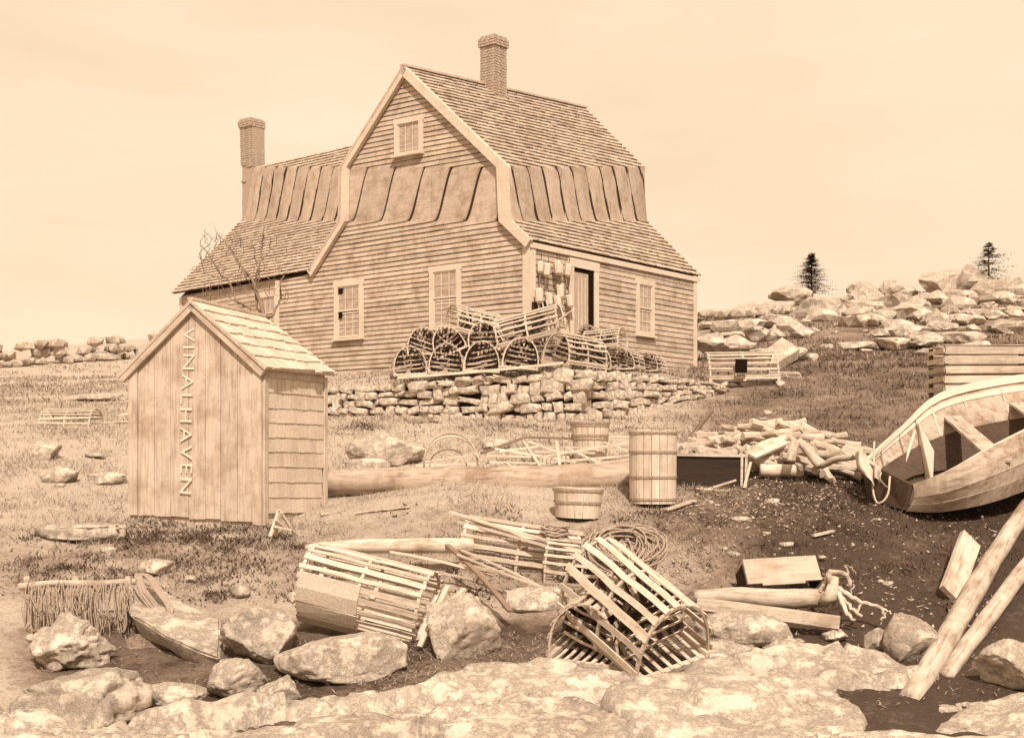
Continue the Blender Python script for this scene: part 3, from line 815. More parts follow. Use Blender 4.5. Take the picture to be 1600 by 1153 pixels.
# far field walls of tumbled stones
def blob(sub, r, rough=.25, flat=1.0, cuts=4, seed=None):
    seed = random.random() * 100 if seed is None else seed
    bm = bmesh.new(); bmesh.ops.create_icosphere(bm, subdivisions=sub, radius=1)
    rs = random.Random(seed)
    planes = [(Vector((rs.gauss(0, 1), rs.gauss(0, 1), rs.gauss(.2, 1))).normalized(), rs.uniform(.5, .86)) for _ in range(cuts * 2 + 3)]
    for v in bm.verts:
        c = v.co.copy()
        for nn, dd in planes:
            k = c.dot(nn)
            if k > dd: c -= nn * (k - dd) * .93
        o = Vector((seed, seed * .7, 0))
        k = 1 + .018 * noise.noise(c * 30 + o) + .02 * (noise.noise(c * 11 + o)) - rough * .5 * max(0, .22 - abs(noise.noise(c * 1.9 + o * 2))) * 1.6 + rough * .6 * noise.noise(c * 1.3 + o) + rough * .45 * noise.noise(c * 3.3 + o) + rough * .22 * noise.noise(c * 7.7 + o) + rough * .12 * noise.noise(c * 17 + o)
        v.co = c * k * r
    V = [v.co.copy() for v in bm.verts]; F = [tuple(v.index for v in f.verts) for f in bm.faces]; bm.free()
    return V, F
def farwall(label, pts, n, size, mat, rows=2):
    p0 = pts[0]; t = thing('stone_wall', label, 'stone wall', on(*p0))
    shapes = [mesh(*blob(1, 1, .3, cuts=3), mat) for _ in range(6)]
    for i in range(n):
        s = random.random() * (len(pts) - 1); k = int(s); f = s - k
        px = pts[k][0] + (pts[k + 1][0] - pts[k][0]) * f; py = pts[k][1] + (pts[k + 1][1] - pts[k][1]) * f
        p = on(px, py); r = size * random.uniform(.6, 1.25)
        lvl = random.choice(range(rows))
        M = T(p + Vector((0, random.uniform(-.2, .2), r * .4 + lvl * size * .95))) @ Matrix.Rotation(random.uniform(0, 6), 4, 'Z') @ Matrix.Diagonal((r * random.uniform(1, 1.5), r, r * random.uniform(.6, .9), 1))
        o = link(bpy.data.objects.new('stone', random.choice(shapes))); reg(o, M, t)
farwall('tumbled field wall of rounded stones crossing the far left slope', [(-60, 580), (60, 570), (140, 566), (215, 560), (300, 556)], 85, .34, GRANH, 3)
farwall('low dark jointed field wall behind the right corner of the house', [(1088, 512), (1130, 512), (1190, 508), (1235, 502)], 46, .30, GRANH, 2)

# ------------------------------------------------------------------ shed
SR = Vector((-2.77, 13.0, 0)); SL = Vector((-4.44, 13.6, 0)); SB = Vector((-2.28, 14.3, 0)); SBL = SL + (SB - SR)
shed = thing('shed', 'small plank shed with steep shingled roof and vertical boards, left of the house', 'shed', Vector((-2.77, 13, -.83)))
su = (SL - SR).normalized(); SW = (SL - SR).length; sv = (SB - SR).normalized(); SDp = (SB - SR).length
sn = Vector((su.y, -su.x, 0)); 
if sn.y > 0: sn = -sn
snr = Vector((sv.y, -sv.x, 0))
if snr.x < 0: snr = -snr
def fp(s, z, o=0): return SR + su * s + sn * o + Vector((0, 0, z))
def rp(s, z, o=0): return SR + sv * s + snr * o + Vector((0, 0, z))
MF = frame(fp(0, -.8), Vector((0, 0, 1)), sn); MR = frame(rp(0, -.8), sv)
zt_f = lambda s: .91 + (1.636 - .91) * (1 - abs(s / SW - .5) * 2)
core = [fp(.02, -1.0, -.02), fp(SW - .02, -1.0, -.02), fp(SW - .02, .9, -.02), fp(SW / 2, 1.58, -.02), fp(.02, .88, -.02)]
coreb = [p + sv * (SDp - .04) for p in core]
mkw('wall_core', (core + coreb, [tuple(range(5)), tuple(reversed(range(5, 10)))] + [(i, i + 5, (i + 1) % 5 + 5, (i + 1) % 5) for i in range(5)]), SHEDW, shed, MF)
def ssg(px):
    k = (px - HX) / FPX; return (SR.x - k * SR.y) / (-(su.x) + k * su.y)
seams = [SW - .001] + [ssg(x) for x in (217, 242, 268, 296, 322, 346, 372, 397)] + [.0]
for i in range(len(seams) - 1):
    b_, a = seams[i], seams[i + 1]
    a += .003; b_ -= .003; o = .012 + random.uniform(-.003, .006)
    if i == 0 or i == len(seams) - 2: o = .034
    zb = -.84 + (b_ / SW) * .08 + random.uniform(-.02, .012)
    if i == len(seams) - 2: zb -= .03
    nm = 'corner_board' if o > .03 else 'board'
    pts = [(a, zb), (b_, zb + random.uniform(-.012, .012)), (b_, zt_f(b_) - .03)]
    if a < SW / 2 < b_: pts.append((SW / 2, zt_f(SW / 2) - .03))
    pts.append((a, zt_f(a) - .03)); k = len(pts)
    V = [fp(s, z, o) for s, z in pts] + [fp(s, z, -.015) for s, z in pts]
    mkw(nm, (V, [tuple(range(k)), tuple(reversed(range(k, 2 * k)))] + [(j, j + k, (j + 1) % k + k, (j + 1) % k) for j in range(k)]), SHEDW, shed, MF)
for sgn in (0, 1):
    p = fp(SW / 2, 1.66, .06); q = fp(-.07 if sgn == 0 else SW + .10, .86 if sgn == 0 else .83, .06)
    d = (q - p).normalized(); dn = d.cross(sn).normalized()
    if dn.z > 0: dn = -dn
    V = [pp + sn * a + dn * b_ for a in (-.035, .012) for pp, b_ in ((p, 0), (q, 0), (q, .085), (p, .085))]
    mkw('rake_board', (V, BF), SHEDW, shed, frame(p, d))
# shingled side: single shingles
near_y = [583, 612, 637, 660, 683, 705, 729, 753, 777, 802]; far_y = [598, 620, 642, 664, 686, 708, 731, 754, 777, 800]
for r in range(9):
    s = .07
    while s < SDp - .08:
        w = random.uniform(.07, .17); e = min(s + w, SDp - .07)
        if e - s < .03: break
        zz = []
        for q in (s, e):
            t = q / SDp; Yq = SR.y + sv.y * q; pya = near_y[r] + (far_y[r] - near_y[r]) * t; pyb = near_y[r + 1] + (far_y[r + 1] - near_y[r + 1]) * t
            zz.append(((HY - pya) / FPX * Yq, (HY - pyb) / FPX * Yq))
        dd = random.uniform(-.004, .004); g_ = .0028; ow = .016 + random.uniform(-.002, .003)
        V = [rp(s + g_, zz[0][1] + dd, 0), rp(e - g_, zz[1][1] + dd, 0), rp(e - g_, zz[1][1] + dd, ow), rp(s + g_, zz[0][1] + dd, ow),
             rp(s + g_, zz[0][0] + .02, 0), rp(e - g_, zz[1][0] + .02, 0), rp(e - g_, zz[1][0] + .02, .006), rp(s + g_, zz[0][0] + .02, .006)]
        mkw('shingle', (V, BF), SHEDS, shed, MR); s = e
def rbox(name, s0, s1, z0, z1, o, mat=SHEDW):
    V = [rp(s0, z0, 0), rp(s1, z0, 0), rp(s1, z0, o), rp(s0, z0, o), rp(s0, z1, 0), rp(s1, z1, 0), rp(s1, z1, o), rp(s0, z1, o)]
    mkw(name, (V, BF), mat, shed, frame(rp(s0, z0), Vector((0, 0, 1)), snr))
rbox('corner_board', 0, .065, -.86, .88, .034); rbox('corner_board', SDp - .065, SDp, -.82, .86, .034)
rbox('frieze_board', .066, SDp - .066, .795, .90, .03)
rbox('sill_board', .066, SDp - .066, -.86, -.795, .02)
# roof of the shed
ra = fp(SW / 2, 1.675, .09); rb = Vector((-3.11, 14.6, 1.64)) + sv * .02
ea = rp(-.09, .885, .10); eb = rp(SDp + .09, .905, .10)
su_n = (eb - ea).cross(ra - ea).normalized()
if su_n.z < 0: su_n = -su_n
mkw('roof_deck', hexa(ea, eb, rb, ra, su_n, .03), SHEDW, shed, MR)
def spt(a, b_): return ra.lerp(rb, a).lerp(ea.lerp(eb, a), b_)
MSR = frame(ea, eb - ea, su_n)
for i in range(6):
    a = 0; L = 1.6
    while a < 1:
        a2 = min(1, a + random.uniform(.08, .2) / L); e = (i + 1 + random.uniform(-.06, .12)) / 6; t0 = random.uniform(.018, .032); bb = max(0, (i - .2) / 6)
        if a2 > .97: a2 = 1
        g_ = .0012
        p = [spt(a + g_, bb), spt(a2 - g_, bb), spt(a2 - g_, e), spt(a + g_, e)]
        mkw('roof_shingle', ([*p, p[0] + su_n * .004, p[1] + su_n * .004, p[2] + su_n * t0, p[3] + su_n * t0], BF), SHEDS, shed, MSR); a = a2
la = fp(SW + .12, .83, .09); lb = la + sv * (SDp + .15)
mkw('roof_deck', hexa(la, lb, rb, ra, Vector((-.6, -.1, .8)), .03), SHEDS, shed, MR)
mkw('ridge_cap', beam(ra + Vector((0, 0, .012)), rb + Vector((0, 0, .012)), .07, .035), SHEDW, shed, frame(ra, rb - ra))
# faded lettering running down the boards
fc = bpy.data.curves.new('lettering', 'FONT'); fc.body = 'VINALHAVEN'; fc.size = .235; fc.space_character = 1.17; fc.offset = -.002
fo = bpy.data.objects.new('lettering_source', fc); C.objects.link(fo)
dg = bpy.context.evaluated_depsgraph_get(); dg.update()
lm = bpy.data.meshes.new_from_object(fo.evaluated_get(dg)); bpy.data.objects.remove(fo)
lm.materials.clear(); lm.materials.append(PAINT)
xs_ = [v.co.x for v in lm.vertices]; Lx = max(xs_) - min(xs_)
for v in lm.vertices:
    t = (v.co.x - min(xs_)) / Lx
    v.co.x = (t) * 1.88; v.co.z = random.uniform(-.0002, .0002)
    v.co.y += .012 * math.sin(t * 9)
down = Vector((0, 0, -1)); right = -su       # text runs down, letter tops face right
s_mid = ssg(287)
lo_ = fp(s_mid, .0, .0195); lo_.z = (HY - 512) / FPX * lo_.y
Ml = Matrix((down, right, down.cross(right))).transposed().to_4x4()
Ml = Matrix.Identity(4)
# x -> down with a slight lean, y -> right across the boards, z -> outward
xv = (down + su * .035).normalized(); yv = right
for i in range(3): Ml[i][0] = xv[i]; Ml[i][1] = yv[i]; Ml[i][2] = sn[i]
Ml.translation = lo_
lt = mk('lettering', lm, None, shed, Ml)

# ------------------------------------------------------------------ lobster traps
TL, TW, TH = .92, .60, .50
def arc(t):         # half-round section with short upright sides
    a = math.pi * t; return (-math.cos(a) * TW / 2, math.sin(a) ** .82 * TH)
TM = {}
def trap_meshes():
    bows = []
    for k in range(1):
        pts = [Vector((0, *arc(i / 14))) for i in range(15)]
        V, F = [], []
        for i, p in enumerate(pts):
            d = (pts[min(i + 1, 14)] - pts[max(i - 1, 0)]).normalized(); nn = Vector((0, -d.z, d.y))
            for sx, r in ((-.011, 0), (.011, 0), (.011, -.017), (-.011, -.017)): V.append(p + Vector((sx, 0, 0)) - nn * r * -1)
        for i in range(14):
            q = 4 * i; F += [(q + k_, q + 4 + k_, q + 4 + (k_ + 1) % 4, q + (k_ + 1) % 4) for k_ in range(4)]
        F += [(0, 1, 2, 3), (59, 58, 57, 56)]
        TM['bow'] = mesh(V, F, LATH, name='bow')
    NL = 13
    for v_, wl_ in (('a', .032), ('b', .027), ('c', .037)):
        V, F = [], []
        for i in range(7):
            x = -TL / 2 + TL * i / 6; y = random.uniform(-.004, .004); z0 = random.uniform(-.003, .003)
            V += [(x, -wl_ / 2 + y, z0), (x, wl_ / 2 + y, z0), (x, wl_ / 2 + y, .009 + z0), (x, -wl_ / 2 + y, .009 + z0)]
        for i in range(6):
            q = 4 * i; F += [tuple(reversed((q + k_, q + 4 + k_, q + 4 + (k_ + 1) % 4, q + (k_ + 1) % 4))) for k_ in range(4)]
        F += [(3, 2, 1, 0), (24, 25, 26, 27)]
        TM['lath_' + v_] = mesh(V, F, LATH, name='lath')
    TM['sill'] = mesh(*box(-TL / 2, TL / 2, -.02, .02, 0, .035, .003), LATH, name='sill')
    TM['cross'] = mesh(*box(-.019, .019, -TW / 2, TW / 2, -.002, .03, .003), LATH, name='cross_piece')
    # twine net: fine crossed strings across an arch
    parts = []
    for i in range(1, 12):
        y = -TW / 2 + TW * i / 12; h = TH * max(0, 1 - (2 * y / TW) ** 2) ** .41
        parts.append(box(-.002, .002, y - .003, y + .003, .01, h))
    for i in range(1, 11):
        z = TH * i / 11; wy = TW / 2 * math.sqrt(max(0, 1 - (z / TH) ** 2.44))
        parts.append(box(-.0035, .0005, -wy, wy, z - .003, z + .003))
    TM['net'] = mesh(*join(*parts), NETM, name='net')
    # funnel (head) of net, a dark cone also put in to darken the trap's inside
    parts = []
    rn = random.Random(31); cuts_ = [0]
    while cuts_[-1] < 1: cuts_.append(cuts_[-1] + rn.uniform(.018, .05))
    for a_, b2 in zip(cuts_[:-1], cuts_[1:]):          # knitted funnel, uneven strips of twine net from the arch to a small ring
        if rn.random() < .36: continue
        def rim(t_):
            if t_ < .72: y, z = arc(min(1, t_ / .72)); return Vector((.28, y * .96, z * .96 + .02))
            return Vector((.28, TW / 2 * .96 * (1 - 2 * (t_ - .72) / .28), .03))
        def ring(t_):
            an = math.pi * (1 - 2 * t_ * .99) + .5; return Vector((.44, math.cos(an) * .03 + .05, .17 + math.sin(an) * .03))
        p0, p1, q0, q1 = rim(min(a_, .99)), rim(min(b2, 1)), ring(a_), ring(b2)
        parts.append(([p0, p1, q1, q0, p0 + Vector((.01, 0, 0)), p1 + Vector((.01, 0, 0)), q1 + Vector((.01, 0, 0)), q0 + Vector((.01, 0, 0))], BF))
    TM['head'] = mesh(*join(*parts), NETM, name='netting')
trap_meshes()
def inst(name, me, M, par, label=None):
    o = link(bpy.data.objects.new(name, me)); reg(o, M, par)
    if label: o['label'] = label
    return o
def trap(label, M, group=None, nl=14, miss=0, lw=1, ends=False, net=True, scale=1, mesh_bow=None):
    t = thing('lobster_trap', label, 'lobster trap', M @ Matrix.Scale(scale, 4), group)
    M = M @ Matrix.Scale(scale, 4)
    for x in (-TL / 2 + .02, 0, TL / 2 - .02):
        inst('bow', TM['bow'], M @ T((x, 0, .015)), t); inst('cross_piece', TM['cross'], M @ T((x, 0, 0)), t)
    for y in (-TW / 2 + .02, TW / 2 - .02): inst('sill', TM['sill'], M @ T((0, y, .031)), t)
    for i in range(nl):
        if random.random() < miss: continue
        tt = .03 + .94 * (i / (nl - 1)); y, z = arc(tt); y2, z2 = arc(tt + .01)
        a = math.atan2(z2 - z, y2 - y)
        Mm = M @ T((random.uniform(-.01, .01), y, z + .015)) @ Matrix.Rotation(a, 4, 'X') @ T((0, 0, .0)) @ Matrix.Rotation(R(random.uniform(-1.3, 1.3)), 4, 'Z') @ Matrix.Diagonal((1, lw, 1, 1))
        inst('lath', TM['lath_' + random.choice('abc')], Mm, t)
    for i in range(7):
        y = -TW / 2 + .07 + (TW - .14) * i / 6
        inst('floor_lath', TM['lath_' + random.choice('abc')], M @ T((0, y, .030)), t)
    if net:
        inst('netting', TM['head'], M @ T((-TL / 2, 0, 0)), t); inst('netting', TM['head'], M @ Matrix.Rotation(math.pi, 4, 'Z') @ T((-TL / 2, 0, 0)), t)
    if ends:
        for i in range(6):
            z = .07 + i * .075; wy = TW / 2 * math.sqrt(max(0, 1 - (z / TH) ** 2.44))
            p = M @ T((-TL / 2 + .004, 0, z)) @ Matrix.Rotation(R(90), 4, 'Z') @ Matrix.Diagonal((wy * 2 / TL, 1, 1, 1)) @ Matrix.Rotation(R(90), 4, 'X')
            inst('end_lath', TM['lath_b'], p, t)
    if net:
        a_ = random.uniform(-26, 26)
        for i in range(4):
            z = .10 + i * .085 + random.uniform(-.015, .015); wy = TW / 2 * math.sqrt(max(0, 1 - (z / TH) ** 2.44)) * .85
            inst('inner_lath', TM['lath_b'], M @ T((-TL / 2 + .2, 0, z)) @ Matrix.Rotation(R(a_), 4, 'X') @ Matrix.Rotation(R(90), 4, 'Z') @ Matrix.Diagonal((wy * 2 / TL, .8, 1, 1)) @ Matrix.Rotation(R(70), 4, 'X'), t)
    return t
def pose(px, py, Y, az, el=0, roll=0, end=True, scale=1):
    # px,py,Y: middle of the base at the near end; az: bearing of the body (90 = away, 0 = right)
    d = Vector((math.cos(R(az)) * math.cos(R(el)), math.sin(R(az)) * math.cos(R(el)), math.sin(R(el))))
    M = frame(at(px, py, Y), d) @ Matrix.Rotation(R(roll), 4, 'X')
    if end: M = M @ T((TL / 2 * scale, 0, 0))
    return M
g1 = 'lobster traps heaped on the wall in front of the house'
heap = [
    (642, 586, 22.0, 100, 0, -3, 1.08, 'lobster trap at the left foot of the heap'),
    (697, 584, 21.8, 96, 0, 2, 1.12, 'lobster trap in the bottom row of the heap, second arch from the left'),
    (752, 581, 21.5, 90, 0, 3, 1.12, 'lobster trap in the bottom row of the heap, third arch from the left'),
    (812, 576, 21.2, 86, 0, 6, 1.12, 'lobster trap in the bottom row of the heap, fourth arch from the left'),
    (866, 569, 20.8, 44, -3, 8, 1.12, 'lobster trap near the wall corner, slatted side turned to the right'),
    (662, 554, 22.4, 98, -2, -2, 1.05, 'lobster trap in the second row, above the left foot of the heap'),
    (707, 552, 22.1, 92, 0, -24, 1.05, 'lobster trap tipped sideways in the second row of the heap'),
    (763, 549, 21.9, 84, 0, -20, 1.12, 'lobster trap tipped right in the second row, right of the sideways one'),
    (917, 537, 22.4, 70, 0, -6, .72, 'lobster trap in the second row in front of the door'),
    (974, 577, 22.3, 66, 0, 0, .74, 'next to last arched lobster trap on the right of the wall top'),
    (735, 556, 23.0, 80, 0, 8, 1.05, 'lobster trap half hidden at the back of the heap, right of the upper left arch'),
    (793, 558, 22.7, 100, 0, -4, 1.05, 'lobster trap at the back of the heap above the fourth bottom arch'),
    (842, 556, 22.4, 82, 0, 10, 1.05, 'lobster trap behind the slatted one that faces right'),
    (896, 573, 22.2, 60, 0, -4, .95, 'lobster trap low behind the wall corner under the door'),
    (936, 577, 22.2, 64, 0, 3, .80, 'lobster trap low between the door and the last two arches'),
    (948, 553, 22.9, 75, 0, -8, .78, 'lobster trap in the second row, just right of the door'),
    (1011, 580, 22.9, 66, 0, 0, .72, 'last lobster trap at the right end of the wall top row'),
]
for px, py, Y, az, el, ro, sc, lb in heap:
    trap(lb, pose(px, py, Y, az, el, ro, scale=sc), g1, miss=.03, scale=sc)
trap('lobster trap topping the heap under the right gable window', pose(700, 520, 22.4, 30, -9, 4, scale=1.1), g1, scale=1.1)
trap('lobster trap lying across the heap top, open end up by the door', pose(878, 522, 21.6, 164, -13, -6, scale=1.2) @ Matrix.Diagonal((1.12, .95, .9, 1)), g1, scale=1.2)
trap('lobster trap below the side window, end turned right', pose(974, 545, 22.2, 152, -3, 4, scale=.82), g1, scale=.82)
pl = tag(plank('pole', at(622, 590, 21.85), at(880, 567, 20.6), .045, .045, LATH, seg=8, bow=-.02), 'long thin pole laid along the wall top under the trap heap', 'pole')
tag(plank('broken_lath', at(872, 500, 20.9), at(898, 482, 21.0), .05, .02, LATH), 'short broken lath pointing right from the heap top by the door', 'lath')
tag(plank('broken_lath', at(876, 480, 20.95), at(884, 506, 20.95), .04, .02, LATH), 'short upright broken lath on the heap top by the door', 'lath')
# right of the wall, left field
trap('lobster trap at the right end of the stone wall with a square dark hole', pose(1116, 597, 24.4, 4, 1, 0, scale=1.2) @ Matrix.Diagonal((1.35, 1, 1, 1)), scale=1.2, net=False)
hp = at(1158, 572, 23.98); tag(mkw('trap_opening', xf(T(hp), box(-.12, .12, -.04, .03, -.13, .13, .01)), DARK, None, T(hp)), 'square dark entrance head on the trap at the wall end', 'trap entrance')
trap('small lobster trap standing end on behind the wall end trap', pose(1197, 611, 24.9, 20, 0, 0, scale=.9), scale=.8, net=False)
trap('lobster trap lying alone in the left field, arched end to the right', pose(152, 677, 19.6, 172, 0, 0, scale=1.0) @ Matrix.Diagonal((1, .9, .8, 1)), net=False)
tag(plank('plank', at(160, 661, 19.9), at(204, 658, 20.1), .2, .03, DRIFT, j=.004), 'grey plank on the grass between the left field trap and the shed', 'plank')
tag(plank('plank', at(186, 650, 20.3), at(206, 645, 20.6), .2, .03, DRIFT, j=.004), 'short tilted board end showing left of the shed', 'plank')
# foreground
f3 = trap('large lobster trap tipped over the foreground rocks, open end to the lower right', pose(1046, 1046, 8.35, 124, 24, -14, scale=1.0), miss=0, nl=11, scale=1.1, lw=1.6)
f4 = trap('dark lobster trap lying under the large foreground trap, arched end to the front', pose(914, 1038, 8.55, 66, 10, 2, scale=.82), nl=12, scale=.92, lw=1.5)
f1 = trap('broken lobster trap on the rocks left of centre, patched with wide boards', pose(672, 966, 9.3, 168, 12, -48, scale=1.1) @ Matrix.Diagonal((1.08, 1, .85, 1)), nl=13, scale=1.02, lw=1.2, net=False)
f5 = trap('long lobster trap behind the rocks with poles along its top, slats to the front', pose(735, 875, 11.0, -10, -8, 20, scale=1.05) @ Matrix.Diagonal((1.05, .8, .75, 1)), nl=13, scale=1.12, lw=1.25, net=False)
f6 = trap('lobster trap half hidden behind the rope pile, end lath frame to the left', pose(842, 903, 10.6, -14, -4, 16, scale=.95) @ Matrix.Diagonal((.8, .8, .8, 1)), nl=14, scale=.95)
# wide boards patched on f1
Mf = WM[f1.name]
for k, (tt, w) in enumerate(((.68, .13), (.78, .13), (.88, .12))):
    y, z = arc(tt); y2, z2 = arc(tt + .01); a = math.atan2(z2 - z, y2 - y)
    for sgn in (1,):
        mk('patch_board', box(-.02, TL / 2 - .02, -w / 2, w / 2, .012, .024, .003), CANV, f1, Mf @ T((0, y, z + .015)) @ Matrix.Rotation(a, 4, 'X'))
for k, (tt, w) in enumerate(((.97, .10),)):
    y, z = arc(tt); y2, z2 = arc(tt + .01); a = math.atan2(z2 - z, y2 - y)
    mk('patch_board', box(-.02, TL / 2 - .02, -w / 2, w / 2, .012, .024, .003), CANV, f1, Mf @ T((0, y, z + .015)) @ Matrix.Rotation(a, 4, 'X'))
# loose laths and poles around the foreground traps
sticks = [((703, 800), 10.9, (915, 862), 10.3, .05, 'long pale pole resting on the long trap, upper of the pair'),
          ((716, 815), 10.85, (940, 880), 10.2, .045, 'long pale pole resting on the long trap, lower of the pair'),
          ((697, 850), 10.6, (798, 955), 9.3, .045, 'dark thin board leaning down over the split boulder'),
          ((480, 862), 10.3, (655, 905), 9.9, .05, 'bent lath reaching left from the broken trap, upper one'),
          ((480, 868), 10.2, (690, 925), 9.7, .04, 'bent lath reaching left from the broken trap, middle one'),
          ((500, 862), 10.4, (740, 905), 10.0, .035, 'long thin lath between the drift log and the broken trap'),
          ((610, 862), 10.4, (770, 900), 10.1, .035, 'thin lath slanting down right below the drift log'),
          ((722, 860), 10.4, (860, 925), 9.7, .03, 'thin lath under the long trap, farther one'),
          ((715, 866), 10.2, (900, 935), 9.6, .03, 'thin lath under the long trap, nearer one'),
          ((670, 985), 8.9, (725, 920), 9.2, .05, 'short pale stick standing against the split boulder'),
          ((655, 1010), 8.8, (700, 915), 9.1, .04, 'short stick beside the right end of the broken trap')]
for (p, Ya, q, Yb, w, lb) in sticks:
    tag(plank('pole' if 'pole' in lb else 'loose_lath', at(*p, Ya), at(*q, Yb), w, w * .45, LATHD if 'dark' in lb else LATH, seg=6, bow=random.uniform(-.02, .03), j=.003), lb, 'pole' if 'pole' in lb else 'lath')

# ------------------------------------------------------------------ rope
def rope_obj(name, label, pts_list, r, mat, cat='rope'):
    parts = [tube(smoothpts(p, 3), r, 5) for p in pts_list]
    return tag(mk(name, join(*parts), mat, smooth=True), label, cat)
def coil(c, rx, ry, rz, n, r, seed, tiltv=(0, 0, 0)):
    rs = random.Random(seed); P = []
    for i in range(n * 12):
        a = i / 12 * 2 * math.pi; k = 1 + rs.uniform(-.18, .18)
        P.append(Vector(c) + Vector((math.cos(a) * rx * k, math.sin(a) * ry * k, rz * i / (n * 12) + rs.uniform(-.012, .012))))
    return P
def tangle(c, size, n, r, seed):
    out = []; rs = random.Random(seed)
    for k in range(n):
        a0 = rs.uniform(0, 6.3); rx = size[0] * rs.uniform(.45, 1); ry = size[1] * rs.uniform(.4, 1); tz = rs.uniform(-.5, .6)
        cc = Vector(c) + Vector((rs.uniform(-.3, .3) * size[0], rs.uniform(-.3, .3) * size[1], rs.uniform(0, 1) * size[2] * .5))
        out.append([cc + Vector((math.cos(a0 + t) * rx, math.sin(a0 + t) * ry, math.sin(a0 + t * 1.0 + tz) * size[2] * .5)) for t in np.linspace(0, rs.uniform(4, 6.2), 14)])
    return out
rope_obj('rope_pile', 'tangled pile of pot warp rope on top of the large foreground trap', tangle(at(975, 872, 9.6), (.31, .26, .26), 46, .009, 3), .0085, ROPE)
rope_obj('rope_coil', 'small coil of rope resting on the poles of the long trap', [coil(at(868, 838, 10.55), .12, .09, .10, 5, .01, 4), [at(868, 838, 10.5), at(890, 846, 10.4), at(912, 850, 10.3)], [at(860, 842, 10.5), at(888, 850, 10.4), at(915, 858, 10.3)]], .012, ROPE)
# coil hanging over the slab stone
loops = []
for k in range(13):
    o = random.uniform(-1, 1)
    loops.append([at(216 + o * 5, 896, 9.75), at(222 + o * 10 + random.uniform(-3, 3), 920, 9.55), at(238 + o * 12, 945 + random.uniform(-4, 4), 9.35), at(254 + o * 12, 960 + random.uniform(-4, 3), 9.25), at(266 + o * 4, 962 + random.uniform(-5, 3), 9.22), at(264 + o * 5, 945, 9.3), at(248 + o * 6, 922, 9.45), at(232 + o * 5, 900, 9.7), at(216 + o * 5, 896, 9.76)])
rope_obj('rope_coil', 'hank of rope draped over the tilted slab at lower left', loops, .008, ROPE)
# ropes and twine hanging from a rail at the left
loops = []
rnd = random.Random(9)
for k in range(84):
    x = rnd.uniform(40, 208); w = rnd.uniform(4, 14); dpt = rnd.uniform(24, 112)
    y0 = 912 + rnd.uniform(-6, 8); Yr = 9.5 + rnd.uniform(-.12, .1)
    loops.append([at(x, y0, Yr), at(x - w * .6, y0 + dpt * .4, Yr - .08), at(x - w * .3 + rnd.uniform(-5, 5), y0 + dpt * .85, Yr - .12), at(x + w * .4, y0 + dpt, Yr - .13), at(x + w, y0 + dpt * .75, Yr - .1), at(x + w * .6, y0 + dpt * .35, Yr - .05), at(x + w * .5, y0, Yr)])
rope_obj('hanging_rope', 'many loops of old rope and twine hanging from the rail at the left edge', loops, .0046, ROPE)
rail = tag(mk('rail', tube([at(30, 916, 9.5), at(90, 911, 9.52), at(150, 912, 9.55), at(212, 908, 9.6)], [.03, .028, .03, .025], 8), DRIFT, smooth=True), 'rough pole rail holding the hanging ropes at lower left', 'rail')
for x in (42, 118, 200):
    a = at(x, 908, 9.55); tag(mk('stake', tube([a + Vector((0, 0, .04)), a - Vector((0, .0, .6))], [.026, .032], 7), DRIFT), 'driven stake carrying the rope rail, ' + {42: 'at the photo edge', 118: 'middle one', 200: 'beside the tilted slab'}[x], 'stake')

# ------------------------------------------------------------------ rocks
RK = 0
def rock(label, px, py, Y, w, h, d=None, mat=GRAN, sub=4, seed=None, rough=.22, cuts=4, rot=0, sink=.25, cat='boulder', name='boulder', tilt=0, group=None, fixed=False):
    # px,py: centre of the visible shape; w,h in photo pixels; Y distance
    if mat is not GRANH and not fixed:
        Yg = G(px, py + h * .38).y
        if Yg < Y * 1.5 or sub < 3: Y = Yg
    k = Y / FPX; W_, H_ = w * k / 2, h * k / 2; D_ = (d if d else w * .8) * k / 2
    c = at(px, py, Y)
    M = T(c) @ Matrix.Rotation(R(tilt), 4, 'Y')
    V, F = blob(5 if sub == 4 and w > 70 else sub, 1, rough, cuts=cuts, seed=seed)
    Rz = Matrix.Rotation(R(rot), 4, 'Z'); V = [Rz @ v for v in V]
    if 2.2 < w / h <= 3.0: V = [Vector((v.x, v.y, math.copysign(abs(v.z) ** .68, v.z))) for v in V]
    if w / h > 3.0: V = [Vector((v.x, v.y, math.copysign(abs(v.z) ** .4, v.z))) for v in V]
    mx = [max(abs(v[i]) for v in V) for i in range(3)]
    V = [Vector((v.x / mx[0] * W_, v.y / mx[1] * D_, v.z / mx[2] * H_)) for v in V]
    return tag(mk(name, (V, F), mat, None, M, smooth=(mat is not GRANH)), label, cat, group)
